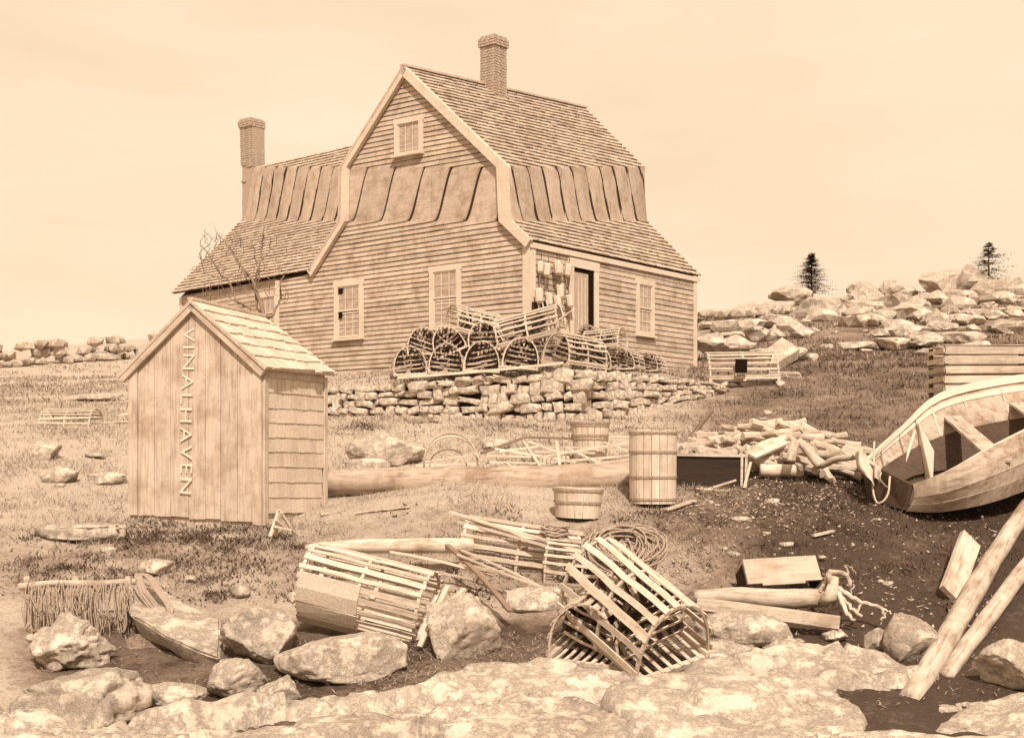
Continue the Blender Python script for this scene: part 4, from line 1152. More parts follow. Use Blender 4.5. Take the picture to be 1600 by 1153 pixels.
# the tilted slab at lower left: a flat pale top over a dark undercut front
def slabstone():
    t = [at(192, 905, 9.9), at(262, 925, 9.9), at(345, 968, 9.2), at(343, 1030, 8.6), at(270, 1000, 8.7), at(205, 962, 9.0)]
    V = list(t) + [p + Vector((.02, .12, -.16)) for p in t]
    bm = bmesh.new(); bv = [bm.verts.new(v) for v in V]
    bm.faces.new(bv[:6]); bm.faces.new(list(reversed(bv[6:])))
    for i in range(6): bm.faces.new([bv[i], bv[i + 6], bv[(i + 1) % 6 + 6], bv[(i + 1) % 6]])
    bmesh.ops.recalc_face_normals(bm, faces=bm.faces[:])
    bmesh.ops.bevel(bm, geom=bm.edges[:], offset=.02, segments=2, affect='EDGES')
    bmesh.ops.triangulate(bm, faces=bm.faces[:]); bmesh.ops.subdivide_edges(bm, edges=bm.edges[:], cuts=5, use_grid_fill=True)
    for v in bm.verts:
        v.co += Vector((noise.noise(v.co * 6), noise.noise(v.co * 6 + Vector((9, 0, 0))), noise.noise(v.co * 5 + Vector((0, 7, 0))))) * .022
    bm.verts.index_update()
    vf = ([v.co.copy() for v in bm.verts], [tuple(v.index for v in f.verts) for f in bm.faces]); bm.free()
    c = at(270, 980, 9.2)
    tag(mkw('slab_stone', vf, GRAN, None, T(c)), 'big flat topped slab stone tilted toward the front, under the rope hank', 'slab stone')
slabstone()
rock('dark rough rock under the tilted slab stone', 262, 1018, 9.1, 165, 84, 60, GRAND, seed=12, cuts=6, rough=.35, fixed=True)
rock('broad pale boulder right of the tilted slab stone', 415, 990, 8.95, 145, 100, 110, seed=3)
rock('wide rounded pale boulder below the broken patched trap', 535, 1024, 8.5, 215, 78, 150, seed=9, cuts=0, rough=.14)
rock('tall split boulder with a bright face behind the leaning dark board', 728, 978, 9.1, 130, 132, 90, seed=15, cuts=7, rough=.15)
rock('boulder at the bottom between two dark gaps, left of centre', 372, 1055, 8.3, 90, 78, 80, seed=5, cuts=5)
rock('small pale boulder at the bottom below the broad boulder', 438, 1078, 8.1, 76, 52, 60, seed=6)
rock('large low pale rock filling the bottom left corner', 115, 1092, 8.1, 250, 105, 160, seed=21, rough=.4, cuts=6, sub=5)
rock('low rock at the bottom between corner rock and split boulder pair', 270, 1085, 8.1, 115, 65, 80, seed=22)
rock('jumbled pale rocks under the hanging ropes', 95, 1005, 8.9, 170, 100, 90, seed=23, rough=.5, cuts=6)
rock('rounded pale ledge hump below the grey drift logs', 1160, 985, 9.5, 150, 60, 110, seed=34, rough=.2, cuts=2)
rock('round grey boulder standing on the shelf beside the two logs', 1421, 1000, 8.85, 88, 105, 75, mat=rockmat('granite_grey', .50, .25, .9), seed=40, rough=.12, cuts=1, fixed=True)
rock('smaller rounded stone leaning on the round grey boulder', 1368, 1001, 8.85, 40, 44, 36, seed=41, rough=.15, cuts=2)
rock('pale egg shaped stone below the drift plank', 1304, 993, 9.05, 42, 27, 30, seed=42)
rock('tiny white stone left of the egg shaped stone', 1248, 1003, 9.0, 20, 12, 12, sub=2, seed=43)
rock('pale rock at the right edge behind the thick log', 1590, 1040, 8.7, 130, 90, 90, seed=45)
rock('flat white slab lying in the grass at the left edge below the shed', 122, 831, 11.7, 150, 28, 60, seed=50, rough=.3, cuts=1)
rock('small white stone right of the flat white slab', 172, 859, 11.1, 32, 12, 20, seed=51, sub=3)
rock('flat white slab showing left behind the shed', 172, 747, 13.9, 75, 22, 50, seed=52, rough=.15)
rock('small flat stone in the left field above the slab', 150, 711, 15.9, 34, 7, 20, seed=53, sub=3)
rock('long flat rock in the left field above the trap', 160, 621, 29, 100, 12, 50, seed=54, rough=.2)
rock('pale boulder at the left edge of the yard', 70, 705, 15.6, 55, 38, 40, seed=55)
rock('low pale stone below the left edge boulder', 95, 742, 14.1, 60, 30, 40, seed=56, rough=.3)
rock('small white stone on the grass left of the shed foot', 95, 758, 13.6, 20, 8, 16, seed=57, sub=3)
rock('white pitted stone above the rope hank', 243, 888, 10.2, 60, 32, 40, seed=58, cuts=6)
rock('small stone on the turf right of the pitted stone', 298, 903, 10.1, 18, 10, 14, seed=59, sub=3)
rock('squared small stone half way between slab and broken trap', 377, 920, 10.0, 34, 28, 24, seed=60, sub=3)
rock('small rounded stone left of the broken trap', 458, 932, 9.7, 22, 26, 20, seed=61, sub=3)
rock('big pale half buried boulder on the grass between shed and trap frame', 605, 702, 16.3, 130, 62, 90, seed=62, rough=.14, cuts=3)
rock('low half buried boulder right of the shed back corner', 570, 728, 15.0, 90, 26, 60, seed=63, rough=.15)
rock('pale rounded rock behind the pile of broken laths', 775, 692, 16.4, 50, 22, 40, seed=64)
rock('squared pale block lying right of the dark arched trap top', 845, 938, 9.95, 118, 45, 60, seed=66, cuts=6, rough=.08)
# scattered small stones of the dark turf
scat = [(1002, 828, 52, 12, 'flat pale stone on the turf between tub and crate'), (1130, 857, 20, 9, 'pale stone left above the crate'), (1146, 866, 24, 12, 'pale stone touching the crate corner'), (1228, 850, 26, 10, 'white stone above the crate'),
        (1208, 783, 30, 9, 'flat white stone below the split log'), (1197, 833, 20, 6, 'small pale chip left of the white stone above the crate'), (1332, 851, 9, 8, 'tiny white stone on the dark turf'), (1284, 870, 16, 8, 'small stone right behind the crate corner'), (1375, 908, 14, 8, 'grey stone right of the branch tips'), (1388, 912, 20, 9, 'pale stone below the leaning plank foot'),
        (1155, 810, 40, 8, 'low pale stone streak on the turf right of the barrel'), (1110, 785, 14, 10, 'small block by the crossed sticks'), (1218, 600, 18, 14, 'stone at the end of the wall by the small trap'), (1200, 645, 14, 9, 'pale stone on the slope above the firewood'), (1192, 655, 14, 6, 'small pale stone on the slope above the firewood'), (1105, 858, 16, 7, 'little stone on the turf left of the crate')]
for i, (x, y, w, h, lb) in enumerate(scat):
    p = G(x, y + h / 2); rock(lb, x, y, p.y, w, h, w * .7, seed=100 + i, sub=2, cat='stone', name='stone')
rs = random.Random(5)
for i in range(60):
    x = rs.uniform(1060, 1560); y = rs.uniform(775, 945); p = G(x, y); w = rs.uniform(3, 7)
    k = p.y / FPX
    o = rock('little pale pebble strewn over the dark turf right of the barrel', x, y, p.y, w, w * .6, w, seed=200 + i, sub=1, cat='pebble', name='pebble', group='pebbles strewn over the dark turf')
# hillside ledges at the right
hill = [(1130, 500, 30, 22, 42), (1165, 497, 34, 34, 42), (1150, 545, 70, 30, 33), (1110, 540, 50, 26, 32), (1240, 467, 58, 24, 46), (1215, 492, 60, 26, 42), (1280, 500, 90, 42, 40), (1330, 470, 40, 16, 46), (1355, 468, 62, 40, 46),
        (1388, 452, 26, 20, 46), (1410, 460, 40, 18, 46), (1350, 495, 90, 30, 40), (1420, 500, 110, 24, 38), (1440, 482, 70, 28, 42), (1478, 447, 66, 36, 45), (1520, 450, 80, 50, 45), (1455, 466, 40, 16, 45), (1500, 470, 60, 20, 44), (1560, 470, 80, 50, 44),
        (1395, 540, 50, 16, 30), (1340, 541, 55, 9, 30), (1440, 535, 50, 20, 30), (1420, 522, 60, 18, 32), (1470, 512, 40, 12, 34), (1500, 530, 60, 16, 31), (1530, 545, 50, 18, 30), (1540, 500, 80, 22, 38), (1200, 560, 50, 18, 30), (1590, 520, 80, 26, 33)]
for i, (x, y, w, h, Y) in enumerate(hill):
    rock('ledge rock', x, y - h * .12, Y, w * 1.3, h * 1.5, w * .9, mat=GRANH, seed=300 + i, sub=3, rough=.4, cuts=5, name='ledge_rock', cat='rock', group='granite ledges on the right hillside')
HL = ['first pale stone of the hillside right of the house wall', 'squarish stone standing in the field wall right of the house', 'wide low ledge just right of the house corner', 'pale ledge touching the house corner from behind', 'dark undercut boulder below the single spruce, on its left', 'ledge under the spruce, lower left',
      'large sloping ledge in the middle of the hillside below the spruce', 'flat rock right of the spruce foot', 'large rounded boulder on the skyline right of the spruce', 'small boulder on the skyline right of the rounded one', 'low skyline rock between the two large boulders', 'long ledge below the rounded skyline boulder',
      'broad ledge at mid slope toward the right', 'block with a dark underside right of the rounded boulder', 'tilted boulder on the skyline left of the cut off spruce', 'large boulder below the cut off spruce', 'small rock under the tilted skyline boulder', 'low rock under the cut off spruce boulder', 'pale rock mass at the right edge of the hill',
      'flat outcrop low on the turf, middle of three', 'thin outcrop low on the turf, leftmost of three', 'outcrop above the boat trap, left one', 'sloping outcrop above the middle flat one', 'small outcrop in the grass above the boat trap', 'outcrop above the boat trap, right one', 'outcrop just behind the slatted boat trap', 'ledge at the right edge below the skyline', 'low stone behind the tilted slab at the wall end', 'rock at the right edge behind the boat trap']
for o, l in zip([o for o in C.objects if o.name.startswith('ledge_rock')], HL): o['label'] = l
rs = random.Random(91)
for i in range(110):
    x = rs.uniform(1090, 1640); y = (512 - (x - 1090) * .075) + rs.gauss(0, 13) if i < 92 else rs.uniform(505, 560); w = rs.uniform(20, 60) if i < 92 else rs.uniform(12, 34)
    yy = min(y, 556); Yk = float(np.interp(yy, [450, 500, 530, 565], [47, 40, 33, 27])); 
    if y < np.interp(x, [1090, 1240, 1600], [494, 482, 458]): continue
    Yk = G(x, y + w * .12).y
    if Yk > 52: continue
    rock('lesser pale granite outcrop among the big ledges on the hillside', x, y, Yk, w, w * rs.uniform(.35, .6), w, mat=GRANH, seed=500 + i, sub=2, rough=.4, cuts=5, name='outcrop', cat='rock', group='lesser outcrops on the right hillside')
# pale tilted slab on the slope
V = [at(1180, 560, 27), at(1222, 527, 27.4), at(1250, 545, 26.8), at(1212, 568, 26)]
vf = hexa(V[0], V[3], V[2], V[1], Vector((.1, -.4, .9)).normalized(), .25)
tag(mkw('slab_stone', vf, GRANH, None, T(V[0])), 'pale flat slab propped up on the slope right of the house', 'slab stone')
rock('rough stone holding up the pale slab on the slope', 1240, 552, 27.2, 50, 26, 40, mat=GRANH, seed=400, sub=3)

# ------------------------------------------------------------------ trees
def spruce(label, base, h, w, mat=NEEDLE, seed=1, dens=34):
    rs = random.Random(seed); t = thing('spruce_tree', label, 'tree', Vector(base))
    mkw('trunk', tube([base, base + Vector((0, 0, h))], [.06 * h / 2, .01], 6), BARK, t, T(base))
    V, F = [], []
    for i in range(dens):
        f = (i + .3) / dens; z = h * (.08 + .9 * f); r = w / 2 * (1 - f) ** .85 * rs.uniform(.55, 1.2)
        for k in range(11):
            a = rs.uniform(0, 6.283); L = r * rs.uniform(.6, 1.1)
            d = Vector((math.cos(a), math.sin(a), rs.uniform(-.22, .12)))
            p0 = base + Vector((0, 0, z)); side = Vector((-d.y, d.x, 0))
            for q in range(7):
                s = (q + 1) / 7 * L; sw = (.17 * h / 2) * (1 - .6 * q / 7) * rs.uniform(.6, 1.2)
                for sg_ in (-1, 1):
                    p = p0 + d * s * .92; tip = p + side * sg_ * sw + d * sw * .7 + Vector((0, 0, rs.uniform(-.3, .25) * sw))
                    n0 = len(V); V += [p - d * sw * .28, p + d * sw * .28, tip]; F.append((n0, n0 + 1, n0 + 2))
    mkw('foliage', (V, F), mat, t, T(base))
spruce('small dark spruce standing alone on the skyline', at(1268, 464, 47), 1.8, 3.1, seed=3, dens=26)
spruce('spruce on the skyline at the right edge, thin branches reaching left', at(1545, 442, 45), 1.6, 3.4, seed=8, dens=16)
# bare tree behind the shed
def baretree():
    base = at(414, 560, 22); t = thing('bare_tree', 'leafless crooked little tree between shed and house', 'tree', Vector((base.x, base.y, gz(base.x, base.y))))
    Yt = 20.0
    def br(pts, r0, r1, nm='branch', dy=0):
        P = [at(x, y, Yt + dy + random.uniform(-.15, .15)) for x, y in pts]; P = smoothpts(P, 3); n = len(P)
        rad = [(r0 + (r1 - r0) * i / (n - 1)) * .62 * random.uniform(.85, 1.15) for i in range(n)]
        P = [p + Vector((random.uniform(-.02, .02), random.uniform(-.02, .02), random.uniform(-.02, .02))) for p in P]
        return mkw(nm, tube(P, rad, 6), BARK, t, WM[t.name], True)
    gb = gz(at(414, 600, Yt).x, Yt); pyb = HY - gb / Yt * FPX
    br([(412, pyb), (411, 560), (412, 520), (416, 497)], .10, .075, 'trunk')
    br([(416, 497), (405, 470), (398, 445), (388, 430)], .06, .035); br([(416, 497), (425, 492), (433, 480), (438, 465), (437, 448), (444, 432)], .05, .016)
    br([(414, 500), (402, 480), (399, 455), (401, 430), (408, 410), (410, 385), (412, 362), (411, 345)], .05, .010)
    br([(388, 430), (375, 412), (362, 395), (352, 378), (340, 365)], .03, .008); br([(388, 430), (378, 418), (366, 402), (361, 388)], .03, .012)
    br([(376, 474), (370, 468), (364, 455), (356, 440), (342, 425), (330, 405), (322, 392), (314, 384)], .035, .008); br([(400, 490), (388, 480), (376, 474)], .04, .035)
    br([(356, 440), (344, 436), (322, 428), (305, 418), (297, 422)], .018, .006); br([(342, 425), (334, 412), (318, 406)], .014, .005)
    br([(399, 455), (388, 440), (380, 428), (376, 410), (368, 398)], .02, .006); br([(408, 410), (416, 400), (422, 390), (418, 378)], .014, .005)
    br([(401, 430), (408, 425), (414, 420), (412, 405)], .018, .008); br([(438, 465), (448, 456), (458, 452)], .012, .005); br([(433, 480), (446, 470), (452, 458)], .014, .005)
    br([(362, 395), (356, 400), (340, 398)], .010, .004); br([(398, 445), (404, 436), (402, 415), (396, 395), (390, 380)], .02, .006); br([(376, 474), (366, 470), (350, 462), (336, 455)], .016, .005)
    br([(411, 385), (404, 374), (400, 360)], .010, .004); br([(330, 405), (336, 395), (334, 385)], .008, .004)
    for k in range(70):
        x = random.uniform(312, 448); y = random.uniform(375, 470); br([(x, y), (x + random.uniform(-9, 9), y - random.uniform(6, 16)), (x + random.uniform(-14, 14), y - random.uniform(16, 30))], .010, .004, 'twig')
baretree()

# ------------------------------------------------------------------ buoys hanging by the door
BM = []
for k in range(3):
    w = .075 + .01 * k; V, F = tube([(0, 0, 0), (0, 0, -.03), (0, 0, -.22 - .03 * k), (0, 0, -.27 - .03 * k)], [w * .6, w, w * .92, w * .45], 8)
    BM.append((mesh(V, F, TRIM, name='body'), -.27 - .03 * k))
STK = mesh(*tube([(0, 0, 0), (0, 0, -.28)], [.018, .014], 5), LATHD, name='spindle')
RPE = mesh(*tube([(0, 0, .18), (0.01, 0, .09), (0, 0, 0)], .009, 4), NETM, name='cord')
bspots = [(838, 409, 'top row, left end'), (846, 413, 'top row, second from left'), (858, 409, 'top row, middle'), (868, 413, 'top row, fourth from left'), (879, 414, 'top row, right end beside the door casing'),
          (829, 452, 'lower row, left end at the corner board'), (838, 455, 'lower row, second from left'), (847, 459, 'lower row, middle'), (857, 463, 'lower row, fourth from left'), (868, 466, 'lower row, fifth from left, below the gap'), (879, 462, 'lower row, right end'), (862, 446, 'between the two rows, small and darker')]
for i, (px, py, w) in enumerate(bspots):
    s = ss(px); z = (HY - py) / FPX * (P0.y + VV.y * s)
    p = sdp(s, z, .12 + (i % 3) * .05); me, bl = BM[i % 3]
    M = T(p) @ Matrix.Rotation(R(random.uniform(-9, 9)), 4, 'Y') @ Matrix.Scale(.98, 4)
    b_ = thing('buoy', 'white wooden buoy left of the door, ' + w, 'buoy', M, 'wooden buoys hanging by the door')
    inst('body', me, M, b_); inst('spindle', STK, M @ T((0, 0, bl + .01)), b_); inst('cord', RPE, M, b_)
# a few long handled sticks leaning below them
for k, x in enumerate((829, 836, 843, 849)):
    s = ss(x); a = sdp(s, (HY - 470) / FPX * (25 + VV.y * s), .18); b_ = sdp(s + .12, (HY - 520) / FPX * (25 + VV.y * s), .3)
    tag(plank('stick', a, b_, .03, .03, LATH), 'thin pale stick leaning on the wall under the buoys, ' + ['leftmost', 'second', 'third', 'rightmost'][k], 'stick', 'sticks leaning under the buoys')
bk = sdp(ss(841), 0, .09)
tag(mkw('dark_board', ([sdp(ss(828), zs(828, 472), .02 + .02), sdp(ss(853), zs(853, 474), .04), sdp(ss(853), zs(853, 520), .04), sdp(ss(828), zs(828, 520), .04),
     sdp(ss(828), zs(828, 472), .07), sdp(ss(853), zs(853, 474), .07), sdp(ss(853), zs(853, 520), .07), sdp(ss(828), zs(828, 520), .07)], BF), DARKW, None, frame(bk, VV)), 'dark board standing behind the sticks under the buoys', 'board')

# ------------------------------------------------------------------ barrels and tub
def barrel(label, px, pyb, Y, h_px, w_px, tub=False, tilt=0, bulge=.08, hoops=(.06, .33, .66, .93), top=1.0, bot=.92, name='barrel', cat='barrel', n=18, brk=False):
    base = at(px, pyb, Y); k = Y / FPX; H = h_px * k; r = w_px * k / 2
    M = T(base) @ Matrix.Rotation(R(tilt), 4, 'Y')
    t = thing(name, label, cat, M)
    def rad(f): return r * ((bot + (top - bot) * f) + bulge * math.sin(math.pi * f))
    for i in range(n):
        a0 = 2 * math.pi * (i + .03) / n; a1 = 2 * math.pi * (i + .97) / n; V, F = [], []
        ht = H * (1 + random.uniform(-.012, .012)); am = (a0 + a1) / 2
        for j in range(7):
            f = j / 6; R1 = rad(f); R0 = R1 - .014
            V += [(math.cos(a) * q, math.sin(a) * q, ht * f) for q, a in ((R1, a0), (R1 * 1.006, am), (R1, a1), (R0, a1), (R0, a0))]
        for j in range(6):
            q = 5 * j; F += [(q + k_, q + (k_ + 1) % 5, q + 5 + (k_ + 1) % 5, q + 5 + k_) for k_ in range(5)]
        F += [(4, 3, 2, 1, 0), (30, 31, 32, 33, 34)]
        mk('stave', (V, F), BARR, t, M)
    for f in hoops:
        Rr = rad(f) + .001; hh = .013; V, F = [], []
        K = 28
        for i in range(K):
            a = 2 * math.pi * i / K
            V += [(math.cos(a) * q, math.sin(a) * q, H * f + z) for q, z in ((Rr, -hh), (Rr + .009, -hh), (Rr + .009, hh), (Rr, hh))]
        for i in range(K):
            for k_ in range(4): F.append((4 * i + k_, 4 * ((i + 1) % K) + k_, 4 * ((i + 1) % K) + (k_ + 1) % 4, 4 * i + (k_ + 1) % 4))
        mk('hoop', (V, F), HOOP, t, M)
    mk('bottom', ([(math.cos(2 * math.pi * i / 20) * rad(.1) * .95, math.sin(2 * math.pi * i / 20) * rad(.1) * .95, .05) for i in range(20)], [tuple(range(20))]), BARR if not tub else LATHD, t, M)
    if not tub:
        mk('head', join(([(math.cos(2 * math.pi * i / 20) * rad(.96) * .96, math.sin(2 * math.pi * i / 20) * rad(.96) * .96, H * .955) for i in range(20)], [tuple(range(20))])), BARR, t, M)
    return t
def gy(px, py): return G(px, py).y
barrel('tall pale barrel with three hoops standing in the middle of the yard', 1020, 786, gy(1020, 784), 114, 73, hoops=(.06, .36, .70, .96), bulge=.015, top=1, bot=.98, tilt=0)
barrel('low open wooden tub left of the tall barrel', 902, 808, gy(902, 806), 46, 74, tub=True, hoops=(.52, .93), bulge=0, top=1.06, bot=.92, tilt=2, name='tub', cat='tub')
barrel('old keg with hooped rim standing behind the pile of broken laths', 922, 728, 15.6, 68, 56, hoops=(.62, .70, .93, .985), bulge=.0, top=1.08, bot=.86)

# ------------------------------------------------------------------ timber, logs, planks
def log(label, pts, rad, mat=DRIFT, seg=12, wob=.05, name='driftwood_log', cat='log'):
    P = smoothpts([at(*p) for p in pts], 5); n = len(P); rr = np.interp(np.linspace(0, len(rad) - 1, n), range(len(rad)), rad)
    P = [p + Vector((0, 0, .012 * noise.noise(p * 4))) for p in P]
    M = frame(P[0], P[-1] - P[0])
    V, F = tube(P, list(rr), seg, True, wob)
    return tag(mkw(name, (V, F), mat, None, M, True), label, cat)
log('long weathered spar lying across the yard from the shed to the barrel', [(500, 752, 14.6), (640, 753, 14.3), (800, 752, 13.8), (990, 745, 13.5)], [.15, .175, .18, .18], wood('spar_wood', .42, .5, (1.3, 9, 9), .8, .05), wob=.05, name='spar', cat='spar')
log('thick pale drift log behind the broken trap', [(478, 855, 10.6), (560, 853, 10.6), (660, 853, 10.6), (738, 853, 10.7)], [.03, .065, .07, .07])
log('grey drift log with knots right of the large foreground trap', [(1085, 931, 9.7), (1160, 932, 9.65), (1240, 936, 9.6), (1290, 934, 9.6)], [.055, .075, .085, .07])
tag(plank('split_timber', at(1090, 942, 9.5), at(1312, 972, 9.2), .11, .09, DRIFT, seg=8, j=.008), 'long split timber lying in front of the grey drift log', 'timber')
log('thick pale log slanting out of the bottom right corner', [(1420, 1095, 8.0), (1477, 1002, 8.9), (1522, 924, 9.9), (1556, 866, 10.75), (1606, 790, 12.0)], [.075, .085, .09, .085, .08])
log('second pale log behind the thick one in the bottom right corner', [(1478, 1055, 8.4), (1520, 996, 9.05), (1568, 932, 9.8), (1640, 838, 11.2)], [.055, .07, .07])
# squared timber end and leaning board
tag(plank('squared_timber', at(788, 940, 9.8), at(905, 948, 9.9), .20, .18, DRIFT, seg=4, j=.008), 'short squared pale timber with rounded end under the rope pile', 'timber')
tag(plank('leaning_plank', at(1484, 930, 10.05), at(1516, 842, 10.7), .21, .05, DRIFT, up=(0.5, -1, .5), seg=3, j=.004), 'pale wide plank propped at an angle above the corner logs', 'plank')
# crate
def crate():
    a = at(1169, 912, 10.0); b_ = at(1285, 905, 10.1); u = (b_ - a).normalized(); L = (b_ - a).length
    t = thing('crate', 'pale shallow wooden box lying on the dark turf above the drift logs', 'crate', frame(a, u))
    M = frame(a, u) @ Matrix.Rotation(R(-32), 4, 'X')
    mk('board', box(0, L, 0, .03, .0, .235, .003), SHEDW, t, M)
    mk('board', box(0, L, .03, .26, .205, .235, .003), SHEDW, t, M)
    mk('side', box(0.0, .02, .031, .25, 0, .20, .002), DARKW, t, M); mk('side', box(L - .02, L, .031, .25, 0, .20, .002), DARKW, t, M)
    mk('foot_rail', box(.12, L * .75, -.02, .0, -.03, .0, .002), SHEDW, t, M)
crate()
# root with bleached branches
def rootpiece():
    Yb = 9.55; c = at(1305, 925, Yb); t = thing('driftwood_root', 'bleached forked root with branches reaching right from the drift log end', 'driftwood', c)
    def br(pts, r0, r1):
        P = smoothpts([at(x, y, Yb + d) for x, y, d in pts], 4); n = len(P); P = [p + Vector((random.uniform(-.012, .012), 0, random.uniform(-.012, .012))) for p in P]; mkw('branch', tube(P, [r0 + (r1 - r0) * i / (n - 1) for i in range(n)], 7, True, .08), DRIFT, t, T(c), True)
    mkw('stump', tube([at(1285, 940, Yb), at(1298, 930, Yb - .05), at(1305, 900, Yb - .05)], [.05, .06, .03], 8, True, .1), DRIFT, t, T(c), True)
    br([(1300, 925, 0), (1297, 905, -.05), (1295, 893, -.05), (1306, 893, -.05), (1322, 900, -.1), (1330, 915, -.1)], .028, .015)
    br([(1280, 925, 0), (1290, 908, 0), (1297, 893, .0)], .015, .02); br([(1312, 920, -.05), (1325, 930, -.1), (1345, 942, -.1), (1365, 945, -.15), (1378, 952, -.2), (1383, 962, -.2), (1377, 970, -.2)], .022, .010)
    br([(1308, 925, -.05), (1316, 942, -.15), (1328, 962, -.2), (1336, 972, -.2)], .024, .013); br([(1315, 932, -.1), (1330, 950, -.15), (1348, 962, -.2)], .018, .014)
    br([(1345, 942, -.1), (1340, 952, -.12), (1334, 960, -.15)], .011, .009); br([(1365, 945, -.15), (1382, 953, -.2), (1395, 958, -.25)], .010, .006)
    br([(1322, 900, 0), (1325, 890, 0), (1320, 884, 0), (1330, 887, 0), (1338, 897, 0)], .011, .005); br([(1330, 905, 0), (1334, 915, 0), (1328, 928, 0)], .010, .006); br([(1290, 908, 0), (1286, 915, .05), (1279, 924, .1)], .012, .008)
    br([(1305, 935, 0), (1300, 948, .1), (1292, 960, .1)], .02, .015)
rootpiece()
# unfinished trap frame with hoops and lath floor
def framework():
    a = at(652, 738, 14.2); b_ = at(756, 735, 14.3); u = (b_ - a).normalized(); L = (b_ - a).length
    M = frame(a, u); t = thing('unfinished_trap', 'unfinished lobster trap frame with bent hoops and a row of short floor laths', 'trap frame', M)
    mk('sill', box(0, L, -.02, .02, .02, .055, .003), LATH, t, M); mk('sill', box(0, L, .45, .49, .06, .095, .003), LATH, t, M)
    for i in range(13):
        x = .03 + i * (L - .06) / 12; mk('floor_lath', xf(T((x, -.02, .02)) @ Matrix.Rotation(R(-22), 4, 'Y'), box(-.012, .012, -.005, .014, -.10, .0, .001)), LATH, t, M)
    def hoop(x0, x1, h, y0, r=.014, nm='hoop', skew=.0):
        P = [Vector((x0 + (x1 - x0) * (.5 - .5 * math.cos(math.pi * s)) + skew * math.sin(math.pi * s), y0, h * math.sin(math.pi * s) ** .8 + .03)) for s in np.linspace(0, 1, 15)]
        mk(nm, tube(P, r, 6), LATH, t, M, True)
    hoop(.08, .74, .44, .0); hoop(.16, .62, .24, .2, .010); hoop(.10, .80, .40, .46, .012)
    mk('brace', beam((.22, 0, .06), (.22, .02, .18), .02, .01), LATH, t, M); mk('brace', beam((.40, 0, .06), (.62, .0, .22), .016, .012), LATH, t, M)
    mk('side_lath', beam((.1, .46, .12), (.72, .46, .20), .016, .012), LATH, t, M)
    mk('side_lath', beam((.62, -.03, .33), (L + .06, -.03, -.02), .022, .012), LATH, t, M)
framework()
# heap of broken trap pieces
rs = random.Random(12)
pieces = [((752, 708), (820, 683)), ((820, 683), (930, 686)), ((760, 712), (830, 714)), ((765, 722), (850, 724)), ((818, 690), (848, 735)), ((825, 690), (870, 706)), ((835, 706), (930, 708)), ((770, 700), (900, 722)),
          ((840, 715), (985, 690)), ((860, 722), (985, 712)), ((845, 735), (985, 718)), ((850, 700), (985, 698)), ((900, 738), (985, 727)), ((870, 690), (875, 732)), ((760, 732), (860, 735)), ((940, 690), (985, 706)), ((790, 722), (810, 740)), ((885, 700), (950, 730)), ((780, 705), (840, 698)), ((955, 683), (985, 683))]
wreck = thing('broken_trap', 'collapsed heap of grey laths and frames of a broken trap between spar and wall', 'broken trap', at(870, 735, 14.6))
for i, (p, q) in enumerate(pieces):
    Ya = 14.4 + (740 - p[1]) * .022; Yb = 14.4 + (740 - q[1]) * .022
    a = at(*p, Ya); b_ = at(*q, Yb); M = frame(a, b_ - a); L = (b_ - a).length
    mk('lath', box(0, L, -.02, .02, -.012, .012, .004), LATHD if i in (0, 1) else LATH, wreck, M)
for i in range(8):
    x = 845 + i * 6; a = at(x, 712, 14.9); mk('lath', xf(T(a), box(-.017, .017, -.008, .008, -.2, .0, .003)), LATH, wreck)
# open box right of the barrel; near-black front panel imitates its shaded inside
def darkbox():
    a = at(1057, 762, 13.3); b_ = at(1160, 764, 13.3); u = (b_ - a).normalized(); L = (b_ - a).length; M = frame(a, u)
    t = thing('work_box', 'dark open box with posts behind the tall barrel, firewood on it', 'box', M)
    mk('front', box(0, L, -.02, .02, -.02, .37, .004), DARKW, t, M); mk('side', box(L, L + .03, -.01, .55, -.02, .37, .004), DARKW, t, M); mk('side', box(-.03, 0, -.01, .55, -.02, .37, .004), DARKW, t, M)
    mk('back', box(0, L, .5, .54, -.02, .35, .004), DARKW, t, M)
    mk('top_rail', box(-.03, L + .03, -.045, -.02, .36, .395, .003), DRIFT, t, M)
    for x in (L - .035, L + .015): mk('post', box(x, x + .028, -.05, -.022, -.06, .40, .004), DRIFT, t, M)
darkbox()
for p, q, lb in (((1070, 775), (1150, 750), 'thin crossed stick leaning on the dark box'), ((1088, 763), (1150, 768), 'thin crossed stick lying flat at the dark box'), ((1163, 762), (1173, 722), 'slanting thin post right of the dark box')):
    tag(plank('stick', at(*p, 13.1), at(*q, 13.2), .025, .02, LATH), lb, 'stick')
tag(plank('leaning_board', at(1068, 696, 14.6), at(1112, 642, 15.1), .06, .03, LATHD), 'dark thin board leaning out of the firewood heap toward the wall', 'board')
# big pale board with painted edge leaning on the heap
tag(plank('leaning_board', at(1172, 712, 13.6), at(1238, 682, 14.2), .17, .03, DRIFT, up=(0, -.6, .9), j=.004), 'pale wide board resting on the firewood beside the dark box', 'board')
tag(log('short thick split log on the grass in front of the firewood', [(1187, 734, 13.7), (1220, 735, 13.7), (1254, 735, 13.7)], [.075, .08, .075], FIRE, 10, .08, 'split_log', 'log'))
